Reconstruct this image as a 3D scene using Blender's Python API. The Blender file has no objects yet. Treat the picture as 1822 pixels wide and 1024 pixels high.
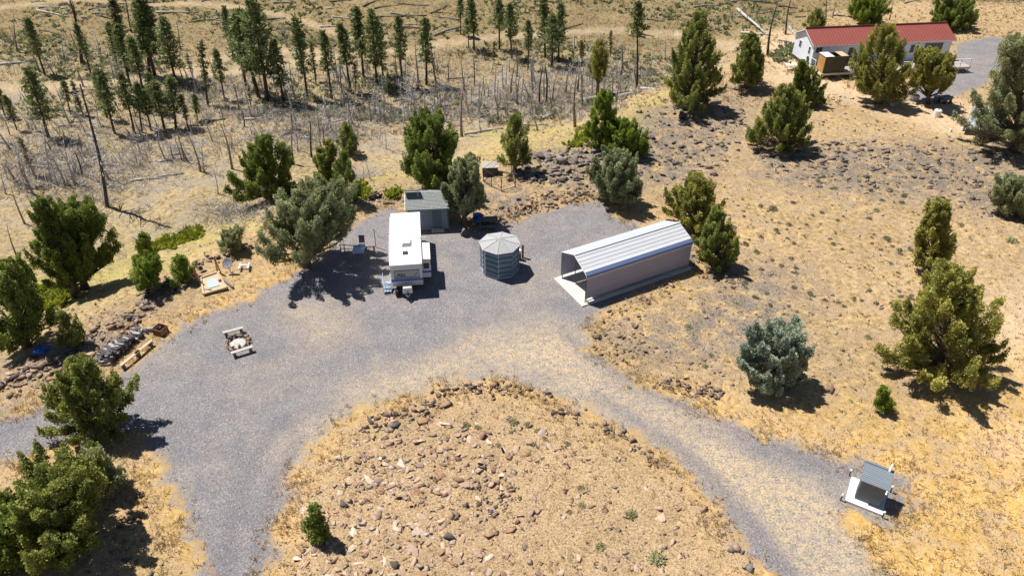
import bpy, math, random
import numpy as np
from mathutils import Vector, Matrix, Euler

random.seed(11); rng = np.random.default_rng(11)
S = bpy.context.scene
COL = S.collection
R = math.radians
PI = math.pi

# ------------------------------------------------------------------ camera, sky, sun, exposure
TH, FPX, CH = R(36), 1290.0, 34.0
cd = bpy.data.cameras.new('camera'); cam = bpy.data.objects.new('camera', cd); COL.objects.link(cam)
cd.sensor_width = 36; cd.lens = FPX / 1822 * 36; cd.clip_end = 4000; cd.clip_start = 0.5
cam.location = (0, 0, CH); cam.rotation_euler = (PI / 2 - TH, 0, 0)
S.camera = cam

SUN = Vector((-0.45, 0.25, 1.0)).normalized()      # direction towards the sun
W = bpy.data.worlds.new('World'); S.world = W; W.use_nodes = True
nt = W.node_tree
bg = nt.nodes['Background']
sky = nt.nodes.new('ShaderNodeTexSky'); sky.sky_type = 'NISHITA'; sky.sun_disc = False
sky.sun_elevation = math.asin(SUN.z); sky.sun_rotation = math.atan2(SUN.x, SUN.y)
sky.altitude = 1300; sky.dust_density = 0.6
nt.links.new(sky.outputs[0], bg.inputs[0]); bg.inputs[1].default_value = 0.052
sl = bpy.data.lights.new('sun', 'SUN'); sl.energy = 5.0; sl.angle = R(0.5); sl.color = (1.0, 0.955, 0.88)
so = bpy.data.objects.new('sun', sl); COL.objects.link(so)
so.rotation_euler = (-SUN).to_track_quat('-Z', 'Y').to_euler(); so.location = (-40, 30, 90)
S.view_settings.view_transform = 'Standard'; S.view_settings.look = 'None'
S.view_settings.exposure = 0.58; S.view_settings.gamma = 1.0
S.render.engine = 'CYCLES'
S.cycles.max_bounces = 5; S.cycles.diffuse_bounces = 3; S.cycles.transparent_max_bounces = 8

# ------------------------------------------------------------------ helpers: terrain
SN, CS = math.sin(TH), math.cos(TH)
def flat(px, py, z=0.0):
    u = (px - 911) / FPX; v = (py - 512) / FPX
    dz = -SN - v * CS
    t = (z - CH) / dz
    return (u * t, (CS - v * SN) * t)
def proj(x, y, z):
    q = z - CH
    dep = y * CS - q * SN; up = y * SN + q * CS
    return 911 + FPX * x / dep, 512 - FPX * up / dep
def depth_of(x, y, z): return y * CS - (z - CH) * SN
def sstep(a, b, x):
    t = np.clip((x - a) / (b - a), 0, 1); return t * t * (3 - 2 * t)
def polyline_dist(P, x, y):
    d = np.full(x.shape, 1e9)
    for (x0, y0), (x1, y1) in zip(P[:-1], P[1:]):
        ex, ey = x1 - x0, y1 - y0
        t = np.clip(((x - x0) * ex + (y - y0) * ey) / (ex * ex + ey * ey + 1e-9), 0, 1)
        d = np.minimum(d, np.hypot(x - x0 - t * ex, y - y0 - t * ey))
    return d
def poly_sd(P, x, y):                                # signed distance, positive inside
    Q = list(P) + [P[0]]
    d = polyline_dist(Q, x, y)
    ins = np.zeros(x.shape, bool)
    for (x0, y0), (x1, y1) in zip(Q[:-1], Q[1:]):
        c = (y0 > y) != (y1 > y)
        with np.errstate(divide='ignore', invalid='ignore'):
            xi = (x1 - x0) * (y - y0) / (y1 - y0 + 1e-12) + x0
        ins ^= c & (x < xi)
    return np.where(ins, d, -d)

EDGE = [flat(*p) for p in [(0, 668), (100, 612), (180, 568), (300, 497), (380, 452), (470, 415), (560, 372), (640, 335),
        (720, 318), (830, 296), (930, 262), (1060, 240), (1150, 188), (1230, 150), (1330, 112), (1410, 70), (1470, 32), (1600, 14), (1822, 18)]]
EDGE = [(-120, 22)] + EDGE + [(320, 190)]
VALLEY = EDGE + [(320, 2500), (-1500, 2500), (-1500, 22)]
def hgt(x, y):
    x = np.asarray(x, float); y = np.asarray(y, float)
    sd = poly_sd(VALLEY, x, y)
    z = -3.6 * sstep(-0.5, 13, sd)
    t = np.clip(y - 112, 0, 160)
    z = z + 0.11 * t * t / (t + 18)
    z = z + 0.35 * np.clip(sd / 6, 0, 1) * (np.sin(x * .21 + 1.3 * np.sin(y * .09)) + np.sin(y * .27 + x * .13))
    return z
def h1(x, y): return float(hgt(np.array([x]), np.array([y]))[0])
def at(px, py):
    x, y = flat(px, py, 0.0); z = 0.0
    for _ in range(14):
        z = 0.45 * z + 0.55 * h1(x, y)
        x, y = flat(px, py, z)
    return Vector((x, y, h1(x, y)))
def h_from_top(P, py):                               # height so that the top shows at picture row py
    v = (512 - py) / FPX
    q = P[1] * (v * CS - SN) / (CS + v * SN)
    return q + CH - P[2]

# ------------------------------------------------------------------ helpers: objects
def setp(o, label=None, cat=None, group=None, kind=None):
    if label: o['label'] = label
    if cat: o['category'] = cat
    if group: o['group'] = group
    if kind: o['kind'] = kind
    return o
def empty(name, loc, rz=0.0, label=None, cat=None, group=None):
    o = bpy.data.objects.new(name, None); COL.objects.link(o)
    o.empty_display_size = 0.3
    o.location = loc; o.rotation_euler = (0, 0, rz)
    return setp(o, label, cat, group)
def link_mesh(name, me, mat=None, parent=None):
    o = bpy.data.objects.new(name, me); COL.objects.link(o)
    if mat is not None and not me.materials: me.materials.append(mat)
    if parent: o.parent = parent
    return o
class MB:
    def __init__(s): s.v = []; s.f = []
    def add(s, vs, fs):
        n = len(s.v); s.v += [tuple(p) for p in vs]; s.f += [tuple(i + n for i in f) for f in fs]; return s
    def box(s, c, size, rot=None, taper=1.0):
        a, b, d = size[0] / 2, size[1] / 2, size[2] / 2
        vs = [Vector((sx * a * (taper if sz > 0 else 1), sy * b * (taper if sz > 0 else 1), sz * d)) for sz in (-1, 1) for sy in (-1, 1) for sx in (-1, 1)]
        if rot is not None:
            m = rot if isinstance(rot, Matrix) else Euler(rot).to_matrix()
            vs = [m @ p for p in vs]
        vs = [p + Vector(c) for p in vs]
        return s.add(vs, [(0, 2, 3, 1), (4, 5, 7, 6), (0, 1, 5, 4), (2, 6, 7, 3), (0, 4, 6, 2), (1, 3, 7, 5)])
    def span(s, x0, x1, y0, y1, z0, z1):
        return s.box(((x0 + x1) / 2, (y0 + y1) / 2, (z0 + z1) / 2), (abs(x1 - x0), abs(y1 - y0), abs(z1 - z0)))
    def bar(s, p, q, w, d=None):
        p, q = Vector(p), Vector(q); L = (q - p).length
        if L < 1e-6: return s
        return s.box((p + q) / 2, (w, d or w, L), (q - p).to_track_quat('Z', 'Y').to_matrix())
    def tube(s, pts, rad, n=6, cap=True):
        pts = [Vector(p) for p in pts]
        if not hasattr(rad, '__len__'): rad = [rad] * len(pts)
        vs = []; fs = []
        for i, p in enumerate(pts):
            d = (pts[min(i + 1, len(pts) - 1)] - pts[max(i - 1, 0)])
            d = d.normalized() if d.length > 1e-9 else Vector((0, 0, 1))
            a = d.cross(Vector((0, 1, 0.03)) if abs(d.y) < .9 else Vector((1, 0, 0))).normalized(); b = d.cross(a)
            for k in range(n):
                t = 2 * PI * k / n
                vs.append(p + (a * math.cos(t) + b * math.sin(t)) * rad[i])
        for i in range(len(pts) - 1):
            for k in range(n):
                k2 = (k + 1) % n
                fs.append((i * n + k, i * n + k2, (i + 1) * n + k2, (i + 1) * n + k))
        if cap:
            fs.append(tuple(range(n))[::-1]); fs.append(tuple((len(pts) - 1) * n + k for k in range(n)))
        return s.add(vs, fs)
    def prism(s, poly, ext, axis='y', o=0.0):        # polygon in the two other axes extruded along axis from o to o+ext
        n = len(poly)
        def P(a, b, t): return (t, a, b) if axis == 'x' else ((a, t, b) if axis == 'y' else (a, b, t))
        vs = [P(a, b, o) for a, b in poly] + [P(a, b, o + ext) for a, b in poly]
        fs = [tuple(range(n))[::-1], tuple(range(n, 2 * n))] + [(i, (i + 1) % n, n + (i + 1) % n, n + i) for i in range(n)]
        return s.add(vs, fs)
    def mesh(s, name, smooth=False):
        me = bpy.data.meshes.new(name); me.from_pydata(s.v, [], s.f); me.validate()
        import bmesh
        bm = bmesh.new(); bm.from_mesh(me); bmesh.ops.recalc_face_normals(bm, faces=bm.faces); bm.to_mesh(me); bm.free()
        if smooth: me.polygons.foreach_set('use_smooth', [True] * len(me.polygons))
        return me
    def build(s, name, mat, parent=None, smooth=False, bevel=0.0, label=None, kind=None):
        o = link_mesh(name, s.mesh(name, smooth), mat, parent)
        if bevel:
            m = o.modifiers.new('bevel', 'BEVEL'); m.width = bevel; m.segments = 2; m.limit_method = 'ANGLE'
        if label: o['label'] = label
        if kind: o['kind'] = kind
        return o
def np_mesh(name, verts, faces, tint=None, smooth=False):   # verts (N,3), faces (M,k) arrays
    me = bpy.data.meshes.new(name)
    verts = np.ascontiguousarray(verts, np.float32); faces = np.ascontiguousarray(faces, np.int32)
    k = faces.shape[1]
    me.vertices.add(len(verts)); me.vertices.foreach_set('co', verts.ravel())
    me.loops.add(faces.size); me.loops.foreach_set('vertex_index', faces.ravel())
    me.polygons.add(len(faces)); me.polygons.foreach_set('loop_start', np.arange(len(faces), dtype=np.int32) * k)
    me.polygons.foreach_set('loop_total', np.full(len(faces), k, np.int32))
    if smooth: me.polygons.foreach_set('use_smooth', np.ones(len(faces), bool))
    me.update(calc_edges=True)
    if tint is not None:
        tint = np.asarray(tint, np.float32)
        if tint.ndim == 1:
            me.attributes.new('tint', 'FLOAT', 'FACE').data.foreach_set('value', tint)
        else:
            c = np.ones((len(tint), 4), np.float32); c[:, :3] = tint
            me.attributes.new('rcol', 'FLOAT_COLOR', 'FACE').data.foreach_set('color', c.ravel())
    return me
def copy_tree(o, parent=None):
    c = o.copy(); COL.objects.link(c); c.parent = parent
    for ch in list(o.children): copy_tree(ch, c)
    return c

# ------------------------------------------------------------------ helpers: materials
def newmat(name):
    m = bpy.data.materials.new(name); m.use_nodes = True
    n = m.node_tree.nodes; l = m.node_tree.links
    return m, n, l, n['Principled BSDF']
def N(n, t, **kw):
    x = n.new(t)
    for k, v in kw.items(): setattr(x, k, v)
    return x
def noise(n, l, scale, detail=4, rough=.55, vec=None, dist=0.0):
    x = n.new('ShaderNodeTexNoise'); x.inputs['Scale'].default_value = scale; x.inputs['Detail'].default_value = detail
    x.inputs['Roughness'].default_value = rough; x.inputs['Distortion'].default_value = dist
    if vec is not None: l.new(vec, x.inputs['Vector'])
    return x.outputs['Fac']
def ramp(n, l, f, *stops):
    r = n.new('ShaderNodeValToRGB'); e = r.color_ramp.elements
    while len(e) < len(stops): e.new(0.5)
    for i, (p, c) in enumerate(stops):
        e[i].position = p; e[i].color = (*c, 1) if len(c) == 3 else c
    l.new(f, r.inputs[0]); return r.outputs[0]
def mix(n, l, f, a, b, mode='MIX'):
    x = n.new('ShaderNodeMix'); x.data_type = 'RGBA'; x.blend_type = mode
    for sock, val in ((x.inputs[0], f), (x.inputs[6], a), (x.inputs[7], b)):
        if isinstance(val, (int, float)): sock.default_value = val
        elif isinstance(val, tuple): sock.default_value = (*val, 1)
        else: l.new(val, sock)
    return x.outputs[2]
def math_(n, l, op, a, b=0.0, c=None, clamp=False):
    x = n.new('ShaderNodeMath'); x.operation = op; x.use_clamp = clamp
    for i, v in enumerate((a, b) if c is None else (a, b, c)):
        if isinstance(v, (int, float)): x.inputs[i].default_value = v
        else: l.new(v, x.inputs[i])
    return x.outputs[0]
def bump(n, l, h, bsdf, strength=.5, dist=.05):
    b = n.new('ShaderNodeBump'); b.inputs['Strength'].default_value = strength; b.inputs['Distance'].default_value = dist
    l.new(h, b.inputs['Height']); l.new(b.outputs[0], bsdf.inputs['Normal'])
def wear(name, col, rough=.6, var=.18, scale=3.0, metal=0.0, dirt=None, dirt_amt=.25, fine=40.0, bmp=.0, spec=.5):
    m, n, l, p = newmat(name)
    tc = n.new('ShaderNodeTexCoord').outputs['Object']
    a = noise(n, l, scale, 5, .6, tc); b = noise(n, l, fine, 3, .6, tc)
    k = ramp(n, l, a, (.3, tuple(c * (1 - var) for c in col)), (.7, tuple(min(1, c * (1 + var * .6)) for c in col)))
    k = mix(n, l, math_(n, l, 'MULTIPLY', b, .5), k, tuple(c * .7 for c in col))
    if dirt:
        d = ramp(n, l, noise(n, l, scale * .6, 6, .7, tc), (.5, (0, 0, 0)), (.75, (1, 1, 1)))
        k = mix(n, l, math_(n, l, 'MULTIPLY', d, dirt_amt), k, dirt)
    k = mix(n, l, 1.0, k, ramp(n, l, n.new('ShaderNodeObjectInfo').outputs['Random'], (0, (.93, .93, .93)), (1, (1.05, 1.05, 1.05))), 'MULTIPLY')
    l.new(k, p.inputs['Base Color']); p.inputs['Roughness'].default_value = rough; p.inputs['Metallic'].default_value = metal
    p.inputs['Specular IOR Level'].default_value = spec
    if bmp: bump(n, l, b, p, bmp, .02)
    return m
M = {}
M['trailer_white'] = wear('trailer_white', (.78, .78, .78), .45, .05, .8, dirt=(.5, .47, .42), dirt_amt=.12)
M['trailer_side'] = wear('trailer_side', (.66, .67, .70), .4, .05, .8, dirt=(.4, .38, .36), dirt_amt=.15)
M['stripe_blue'] = wear('stripe_blue', (.03, .14, .50), .35, .1)
M['decal_grey'] = wear('decal_grey', (.42, .43, .45), .4, .06)
M['decal_black'] = wear('decal_black', (.03, .03, .035), .4, .1)
M['smoke'] = wear('smoke_plastic', (.06, .05, .06), .3, .1)
M['tyre'] = wear('tyre_rubber', (.025, .025, .027), .8, .2, bmp=.2)
M['steel'] = wear('galvanised_steel', (.42, .43, .45), .45, .1, metal=.6)
M['dark_steel'] = wear('dark_steel', (.06, .06, .065), .5, .2)
M['light_blue_paint'] = wear('light_blue_paint', (.35, .48, .66), .45, .1)
M['glass'] = wear('window_glass', (.06, .07, .08), .08, .1)
M['awning'] = wear('awning_fabric', (.50, .40, .52), .8, .1)
M['carport_roof'] = wear('carport_roof_metal', (.62, .64, .67), .38, .05, 1.2, metal=.15, dirt=(.45, .43, .4), dirt_amt=.15)
M['carport_wall'] = wear('carport_wall_metal', (.37, .36, .47), .45, .06, 1.0, dirt=(.42, .36, .32), dirt_amt=.25)
M['bend_shade_drum_blue'] = wear('eave_shade_and_drum_blue', (.16, .22, .42), .4, .05)  # blue holds painted shade and sky reflection of the eave bend; also drum colour
M['concrete'] = wear('concrete', (.60, .56, .50), .85, .1, 1.5, dirt=(.42, .36, .28), dirt_amt=.3, bmp=.15)
M['white_concrete'] = wear('white_painted_concrete', (.74, .73, .71), .8, .06, 1.5, dirt=(.5, .42, .32), dirt_amt=.2, bmp=.1)
M['shed_wall'] = wear('shed_siding_paint', (.24, .285, .34), .65, .08)
M['shed_door'] = wear('shed_door_paint', (.10, .16, .20), .6, .08)
M['white_trim'] = wear('white_trim_paint', (.78, .78, .76), .5, .05)
M['shingle'] = wear('grey_green_shingle', (.24, .255, .25), .9, .22, 6, fine=60, bmp=.3)
M['solar'] = wear('solar_cells', (.03, .04, .09), .15, .1)
M['oct_plank'] = wear('octagon_plank_paint', (.15, .22, .285), .65, .12, 2.0)
M['oct_end_sunlit'] = wear('octagon_end_sunlit', (.66, .69, .71), .6, .08)  # near-white cap: sunlight painted onto the plank ends
M['oct_roof'] = wear('octagon_shingle', (.40, .395, .40), .9, .2, 7, fine=50, bmp=.3)
M['brown_wood'] = wear('brown_wood', (.20, .09, .045), .8, .2, 5, bmp=.2)
M['grey_wood'] = wear('weathered_grey_wood', (.42, .39, .36), .85, .16, 6, bmp=.25)
M['bench_leg'] = wear('bench_leg_wood', (.16, .15, .15), .85, .2)
M['tan_wood'] = wear('tan_wood', (.52, .40, .27), .8, .15, 5, bmp=.2)
M['orange_paint'] = wear('rusty_orange_paint', (.42, .14, .05), .6, .2)
M['mat_blue'] = wear('faded_blue_mat', (.40, .46, .49), .8, .1)
M['outhouse_wall'] = wear('outhouse_grey_wall', (.15, .175, .20), .7, .1, 2)
M['outhouse_roof'] = wear('outhouse_roof_metal', (.20, .23, .26), .4, .06, 2)
M['pvc'] = wear('white_pipe', (.78, .76, .72), .45, .04)
M['red_roof'] = wear('red_metal_roof', (.27, .075, .06), .5, .08, .5)
M['red_rib'] = wear('red_metal_rib', (.22, .055, .045), .5, .08, .5)
M['house_white'] = wear('house_white_siding', (.74, .80, .90), .6, .05, .6)
M['house_trim'] = wear('house_trim', (.72, .72, .72), .6, .05)
M['deck'] = wear('deck_boards', (.42, .36, .32), .8, .15, 3)
M['deck_pale'] = wear('deck_pale_edge', (.66, .58, .50), .75, .1, 3)
M['ply'] = wear('golden_plywood', (.46, .25, .07), .7, .25, 1.2)
M['ply_shade_and_door'] = wear('plywood_shade_and_door', (.075, .07, .04), .75, .15, 1.2)  # shaded copy of the plywood, shade painted into the panels; also the house door
M['white_plastic'] = wear('white_plastic', (.80, .80, .80), .35, .03)
M['blue_plastic'] = wear('blue_plastic', (.02, .17, .62), .4, .06)
M['table_blue'] = wear('pale_blue_table', (.42, .56, .78), .4, .25, 4)
M['chair_grey'] = wear('grey_chair_fabric', (.17, .165, .18), .8, .1)
M['dish'] = wear('dish_grey', (.24, .23, .27), .5, .06)
M['ash'] = wear('white_ash', (.46, .45, .42), .95, .35, 6, bmp=.3)
M['red_ball'] = wear('dull_red_rubber', (.35, .05, .05), .5, .1)
M['tarp'] = wear('pale_grey_metal_sheet', (.42, .47, .52), .5, .06)
M['charred'] = wear('charred_bark', (.07, .06, .058), .9, .35, 3, bmp=.4)
M['bark'] = wear('juniper_bark', (.17, .12, .09), .9, .3, 6, bmp=.4)
M['pine_bark'] = wear('pine_bark', (.085, .058, .045), .9, .3, 6, bmp=.4)
M['deadgrey'] = wear('bleached_dead_wood', (.47, .44, .425), .85, .25, 2, bmp=.3)
M['deadbrown'] = wear('dead_brown_wood', (.26, .225, .205), .85, .3, 2, bmp=.3)
M['firewood'] = wear('split_firewood_bark', (.11, .10, .105), .9, .3, 6, bmp=.4)
M['firewood_pale'] = wear('split_firewood_pale', (.44, .42, .43), .85, .3, 8, bmp=.3)

def foliage(name, dark, light, trans=.32, rough=.7):
    m, n, l, p = newmat(name)
    a = N(n, 'ShaderNodeAttribute', attribute_name='tint').outputs['Fac']
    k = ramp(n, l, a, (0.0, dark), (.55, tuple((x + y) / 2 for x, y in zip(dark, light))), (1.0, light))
    l.new(k, p.inputs['Base Color']); p.inputs['Roughness'].default_value = rough; p.inputs['Specular IOR Level'].default_value = .25
    t = n.new('ShaderNodeBsdfTranslucent'); l.new(k, t.inputs['Color'])
    ms = n.new('ShaderNodeMixShader'); ms.inputs[0].default_value = trans
    l.new(p.outputs[0], ms.inputs[1]); l.new(t.outputs[0], ms.inputs[2]); l.new(ms.outputs[0], n['Material Output'].inputs['Surface'])
    return m
FOL = {
    'g': foliage('juniper_green', (0.085, 0.115, 0.026), (0.44, 0.46, 0.125)),
    'd': foliage('juniper_deep_green', (0.062, 0.098, 0.022), (0.33, 0.39, 0.085)),
    'y': foliage('juniper_yellow_green', (0.115, 0.128, 0.026), (0.55, 0.52, 0.14)),
    'b': foliage('juniper_blue_grey', (0.16, 0.2, 0.145), (0.5, 0.57, 0.43)),
    'l': foliage('juniper_grey_green', (0.135, 0.155, 0.07), (0.5, 0.52, 0.275)),
    'v': foliage('bright_green', (0.095, 0.155, 0.022), (0.38, 0.47, 0.075)),
    'p': foliage('pine_needles', (.080, .118, .042), (.36, .40, .155)),
    'q': foliage('scorched_pine_needles', (.085, .085, .040), (.33, .30, .13)),
    's': foliage('sage_leaves', (.13, .135, .085), (.33, .32, .23)),
    'c': foliage('chartreuse_leaves', (.20, .24, .03), (.46, .46, .06)),
    'h': foliage('dry_grass_blades', (.36, .245, .115), (.70, .55, .33), trans=.25, rough=.9),
    'w': foliage('grey_twigs', (.22, .205, .195), (.52, .49, .46), trans=.0, rough=.9),
}
# rock
m, n, l, p = newmat('rock'); M['rock'] = m
tc = n.new('ShaderNodeTexCoord').outputs['Object']
ac = N(n, 'ShaderNodeAttribute', attribute_name='rcol').outputs['Color']
oi = n.new('ShaderNodeObjectInfo').outputs['Random']
geo = n.new('ShaderNodeNewGeometry').outputs['Position']
nz = noise(n, l, 6.0, 6, .7, geo); nf = noise(n, l, 28.0, 4, .7, geo)
k = mix(n, l, 1.0, ac, ramp(n, l, nz, (.3, (.62, .6, .6)), (.7, (1.2, 1.18, 1.15))), 'MULTIPLY')
k = mix(n, l, 1.0, k, ramp(n, l, oi, (0, (.72, .72, .74)), (1, (1.22, 1.15, 1.08))), 'MULTIPLY')
k = mix(n, l, math_(n, l, 'MULTIPLY', ramp(n, l, nf, (.58, (0, 0, 0)), (.68, (1, 1, 1))), .35), k, (.34, .33, .29))
l.new(k, p.inputs['Base Color']); p.inputs['Roughness'].default_value = .92; bump(n, l, nf, p, .35, .04)

# ------------------------------------------------------------------ ground
POLY = lambda pts: [tuple(at(*q)[:2]) for q in pts]
GRAVEL = POLY([(-260, 790), (-120, 765), (0, 742), (60, 728), (140, 700), (205, 668), (240, 652), (268, 628), (300, 602), (345, 570), (388, 550), (440, 535),
    (490, 505), (540, 475), (590, 440), (618, 408), (650, 385), (692, 372), (745, 385), (800, 395), (850, 408), (905, 398), (960, 378), (1010, 363),
    (1055, 356), (1082, 362), (1092, 380), (1120, 396), (1165, 405), (1240, 430), (1240, 470), (1140, 520), (1062, 558), (1043, 590), (1046, 622), (1085, 655),
    (1160, 690), (1250, 730), (1340, 765), (1410, 792), (1480, 812), (1540, 822), (1610, 850), (1620, 905), (1570, 930), (1500, 912),
    (1560, 1000), (1620, 1100), (1440, 1120), (1372, 1024), (1318, 955), (1262, 882), (1205, 825), (1150, 782), (1080, 745), (1000, 712), (950, 690), (880, 672),
    (800, 680), (700, 708), (640, 730), (598, 752), (562, 790), (532, 832), (508, 885), (488, 955), (466, 1040), (450, 1130), (352, 1130),
    (352, 1000), (335, 930), (312, 880), (282, 812), (250, 775), (200, 772), (130, 792), (60, 806), (0, 820), (-260, 880)])
YARD = POLY([(1612, 180), (1640, 135), (1700, 100), (1702, 78), (1760, 66), (1900, 66), (1990, 80), (1950, 110), (1790, 118), (1755, 150), (1720, 164), (1660, 176)])
MEDIAN = POLY([(1160, 730), (1235, 762), (1310, 800), (1400, 842), (1470, 880), (1520, 930), (1580, 1010), (1480, 1100), (1400, 1000), (1340, 920), (1270, 850), (1210, 785)])
LITTER = POLY([(520, 800), (560, 760), (640, 700), (760, 640), (880, 600), (990, 580), (1040, 610), (1090, 668), (1180, 712), (1290, 770), (1230, 800),
    (1080, 730), (960, 672), (850, 655), (720, 690), (600, 745), (530, 830)])
LITTER2 = POLY([(500, 540), (600, 530), (640, 590), (560, 620), (490, 590)])
MEADOW = POLY([(1300, 760), (1480, 740), (1640, 720), (1822, 640), (2100, 640), (2200, 1150), (1500, 1150), (1420, 960)])
ISLAND = POLY([(700, 735), (860, 700), (1000, 735), (1150, 810), (1260, 930), (1320, 1060), (520, 1060), (560, 850), (630, 770)])
GREYS = [POLY(q) for q in (
    [(930, 270), (1060, 250), (1150, 190), (1330, 150), (1340, 230), (1250, 330), (1060, 350), (950, 340)],
    [(1340, 260), (1560, 250), (1822, 260), (1822, 400), (1640, 360), (1500, 350), (1340, 330)],
    [(1300, 450), (1450, 480), (1420, 640), (1120, 660), (1060, 590), (1230, 520)],
    [(600, 345), (720, 330), (1000, 330), (1060, 350), (920, 390), (820, 400), (640, 380)],
    [(0, 640), (180, 575), (310, 500), (330, 520), (180, 660), (0, 740)])]
LUSH = [POLY(q) for q in ([(0, 470), (130, 470), (300, 420), (440, 370), (480, 400), (380, 440), (250, 510), (130, 560), (0, 620)],
    [(560, 330), (760, 290), (920, 250), (1040, 220), (1200, 150), (1220, 190), (1080, 260), (900, 290), (700, 330)],
    [(840, 230), (1000, 215), (1050, 240), (880, 270)])]
EARTH = POLY([(1330, 60), (1440, 60), (1480, 140), (1620, 180), (1720, 180), (1822, 230), (1730, 250), (1500, 180), (1380, 150)])
TRACKS = [(POLY(q), w) for q, w in (
    ([(-200, 8), (60, 6), (200, 4), (330, 6), (430, 14), (500, 28), (560, 44), (610, 62), (680, 70)], .8),
    ([(-200, 165), (0, 158), (90, 155), (200, 147), (330, 135), (440, 122), (520, 112), (610, 98), (740, 92), (790, 76), (880, 66), (1000, 58), (1110, 55), (1210, 62), (1290, 78), (1350, 92)], 1.1),
    ([(330, 128), (400, 100), (470, 88), (560, 92)], 1.2),
    ([(1520, 175), (1440, 150), (1300, 120)], 1.2))]

def axis(segs):
    out = []
    for a, b, s in segs: out += list(np.arange(a, b, s))
    return np.array(out)
gx = axis([(-1500, -300, 100), (-300, -130, 12), (-130, -60, 1.0), (-60, 60, .4), (60, 130, 1.0), (130, 300, 12), (300, 1501, 100)])
gy = axis([(-300, -20, 20), (-20, 12, 2), (12, 70, .36), (70, 160, .8), (160, 320, 8), (320, 2400, 80)])
GX, GY = np.meshgrid(gx, gy)
fx, fy = GX.ravel(), GY.ravel()
GZ = hgt(fx, fy)
core = (np.abs(fx) < 135) & (fy > 10) & (fy < 165)
def field(fn, fill=0.0):
    out = np.full(fx.shape, float(fill)); out[core] = fn(fx[core], fy[core]); return out
gd = field(lambda x, y: np.clip(poly_sd(GRAVEL, x, y), -8, 8), -8)
yd = field(lambda x, y: np.clip(poly_sd(YARD, x, y), -8, 8), -8)
gmax = np.maximum(gd, yd)
def soft(P, w): return field(lambda x, y: np.clip(poly_sd(P, x, y) / w + .5, 0, 1))
straw = np.maximum(np.maximum(soft(MEDIAN, 1.6), 1.1 * soft(LITTER, 5.0)), .45 * soft(LITTER2, 3))
gold = np.clip(np.maximum(soft(MEADOW, 8), .72 * np.exp(-np.abs(np.minimum(gd, 0)) / 1.9) * (gd > -7.9)), 0, 1)
grey = np.zeros_like(fx)
for q in GREYS: grey = np.maximum(grey, soft(q, 6))
isl = soft(ISLAND, 5)
lush = np.zeros_like(fx)
for q in LUSH: lush = np.maximum(lush, soft(q, 4))
earth = np.maximum(soft(EARTH, 4), .8 * np.maximum(soft(POLY([(1690, 545), (1822, 500), (1960, 560), (1940, 650), (1800, 640), (1735, 600)]), 5), soft(POLY([(1752, 762), (1822, 770), (1900, 800), (1800, 812)]), 3)))
LANES = [POLY(q) for q in ([(1000, 590), (1062, 640), (1180, 704), (1320, 768), (1420, 812), (1500, 845)], [(1060, 700), (1120, 740), (1200, 790), (1270, 850), (1340, 930), (1410, 1030), (1450, 1110)],
    [(395, 1120), (405, 1000), (420, 900), (452, 815), (500, 745)], [(455, 1100), (460, 960), (485, 860), (530, 790)])]
lane = np.zeros_like(fx)
for q in LANES: lane = np.maximum(lane, field(lambda x, y: np.clip(1.25 - polyline_dist(q, x, y) / .55, 0, 1)))
track = np.zeros_like(fx)
for q, w in TRACKS: track = np.maximum(track, field(lambda x, y: np.clip(1.4 - polyline_dist(q, x, y) / w * .7, 0, 1)))
vsd = np.full(fx.shape, 0.0); vsd[:] = poly_sd(VALLEY, fx, fy)
burnt = np.clip(vsd / 10, 0, 1)
hill = np.clip((fy - 100) / 22, 0, 1) * np.clip(vsd / 6 + .2, 0, 1)
# fine relief off the gravel
rel = field(lambda x, y: .10 * (np.sin(x * 1.7 + 2 * np.sin(y * .9)) * np.sin(y * 1.9 + 1.5 * np.sin(x * .8)) + .6 * np.sin(3.7 * x + y) * np.sin(3.1 * y - x)))
GZ = GZ + rel * np.clip(-gmax / 1.5, 0, 1)
def ground_z(x, y):
    i = np.clip(np.searchsorted(gx, x) - 1, 0, len(gx) - 2); j = np.clip(np.searchsorted(gy, y) - 1, 0, len(gy) - 2)
    Z = GZ.reshape(GX.shape)
    u = (x - gx[i]) / (gx[i + 1] - gx[i]); v = (y - gy[j]) / (gy[j + 1] - gy[j])
    return Z[j, i] * (1 - u) * (1 - v) + Z[j, i + 1] * u * (1 - v) + Z[j + 1, i] * (1 - u) * v + Z[j + 1, i + 1] * u * v
GXL, GYL, GZG = gx.tolist(), gy.tolist(), None
import bisect
def _fast_h(x, y):
    i = min(max(bisect.bisect_left(GXL, x) - 1, 0), len(GXL) - 2); j = min(max(bisect.bisect_left(GYL, y) - 1, 0), len(GYL) - 2)
    u = (x - GXL[i]) / (GXL[i + 1] - GXL[i]); v = (y - GYL[j]) / (GYL[j + 1] - GYL[j]); Z = GZG
    return float(Z[j, i] * (1 - u) * (1 - v) + Z[j, i + 1] * u * (1 - v) + Z[j + 1, i] * (1 - u) * v + Z[j + 1, i + 1] * u * v)
GZG = GZ.reshape(GX.shape)
h1 = _fast_h
def attr_at(A, x, y):
    i = np.clip(np.searchsorted(gx, x), 0, len(gx) - 1); j = np.clip(np.searchsorted(gy, y), 0, len(gy) - 1)
    return A.reshape(GX.shape)[j, i]

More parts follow.
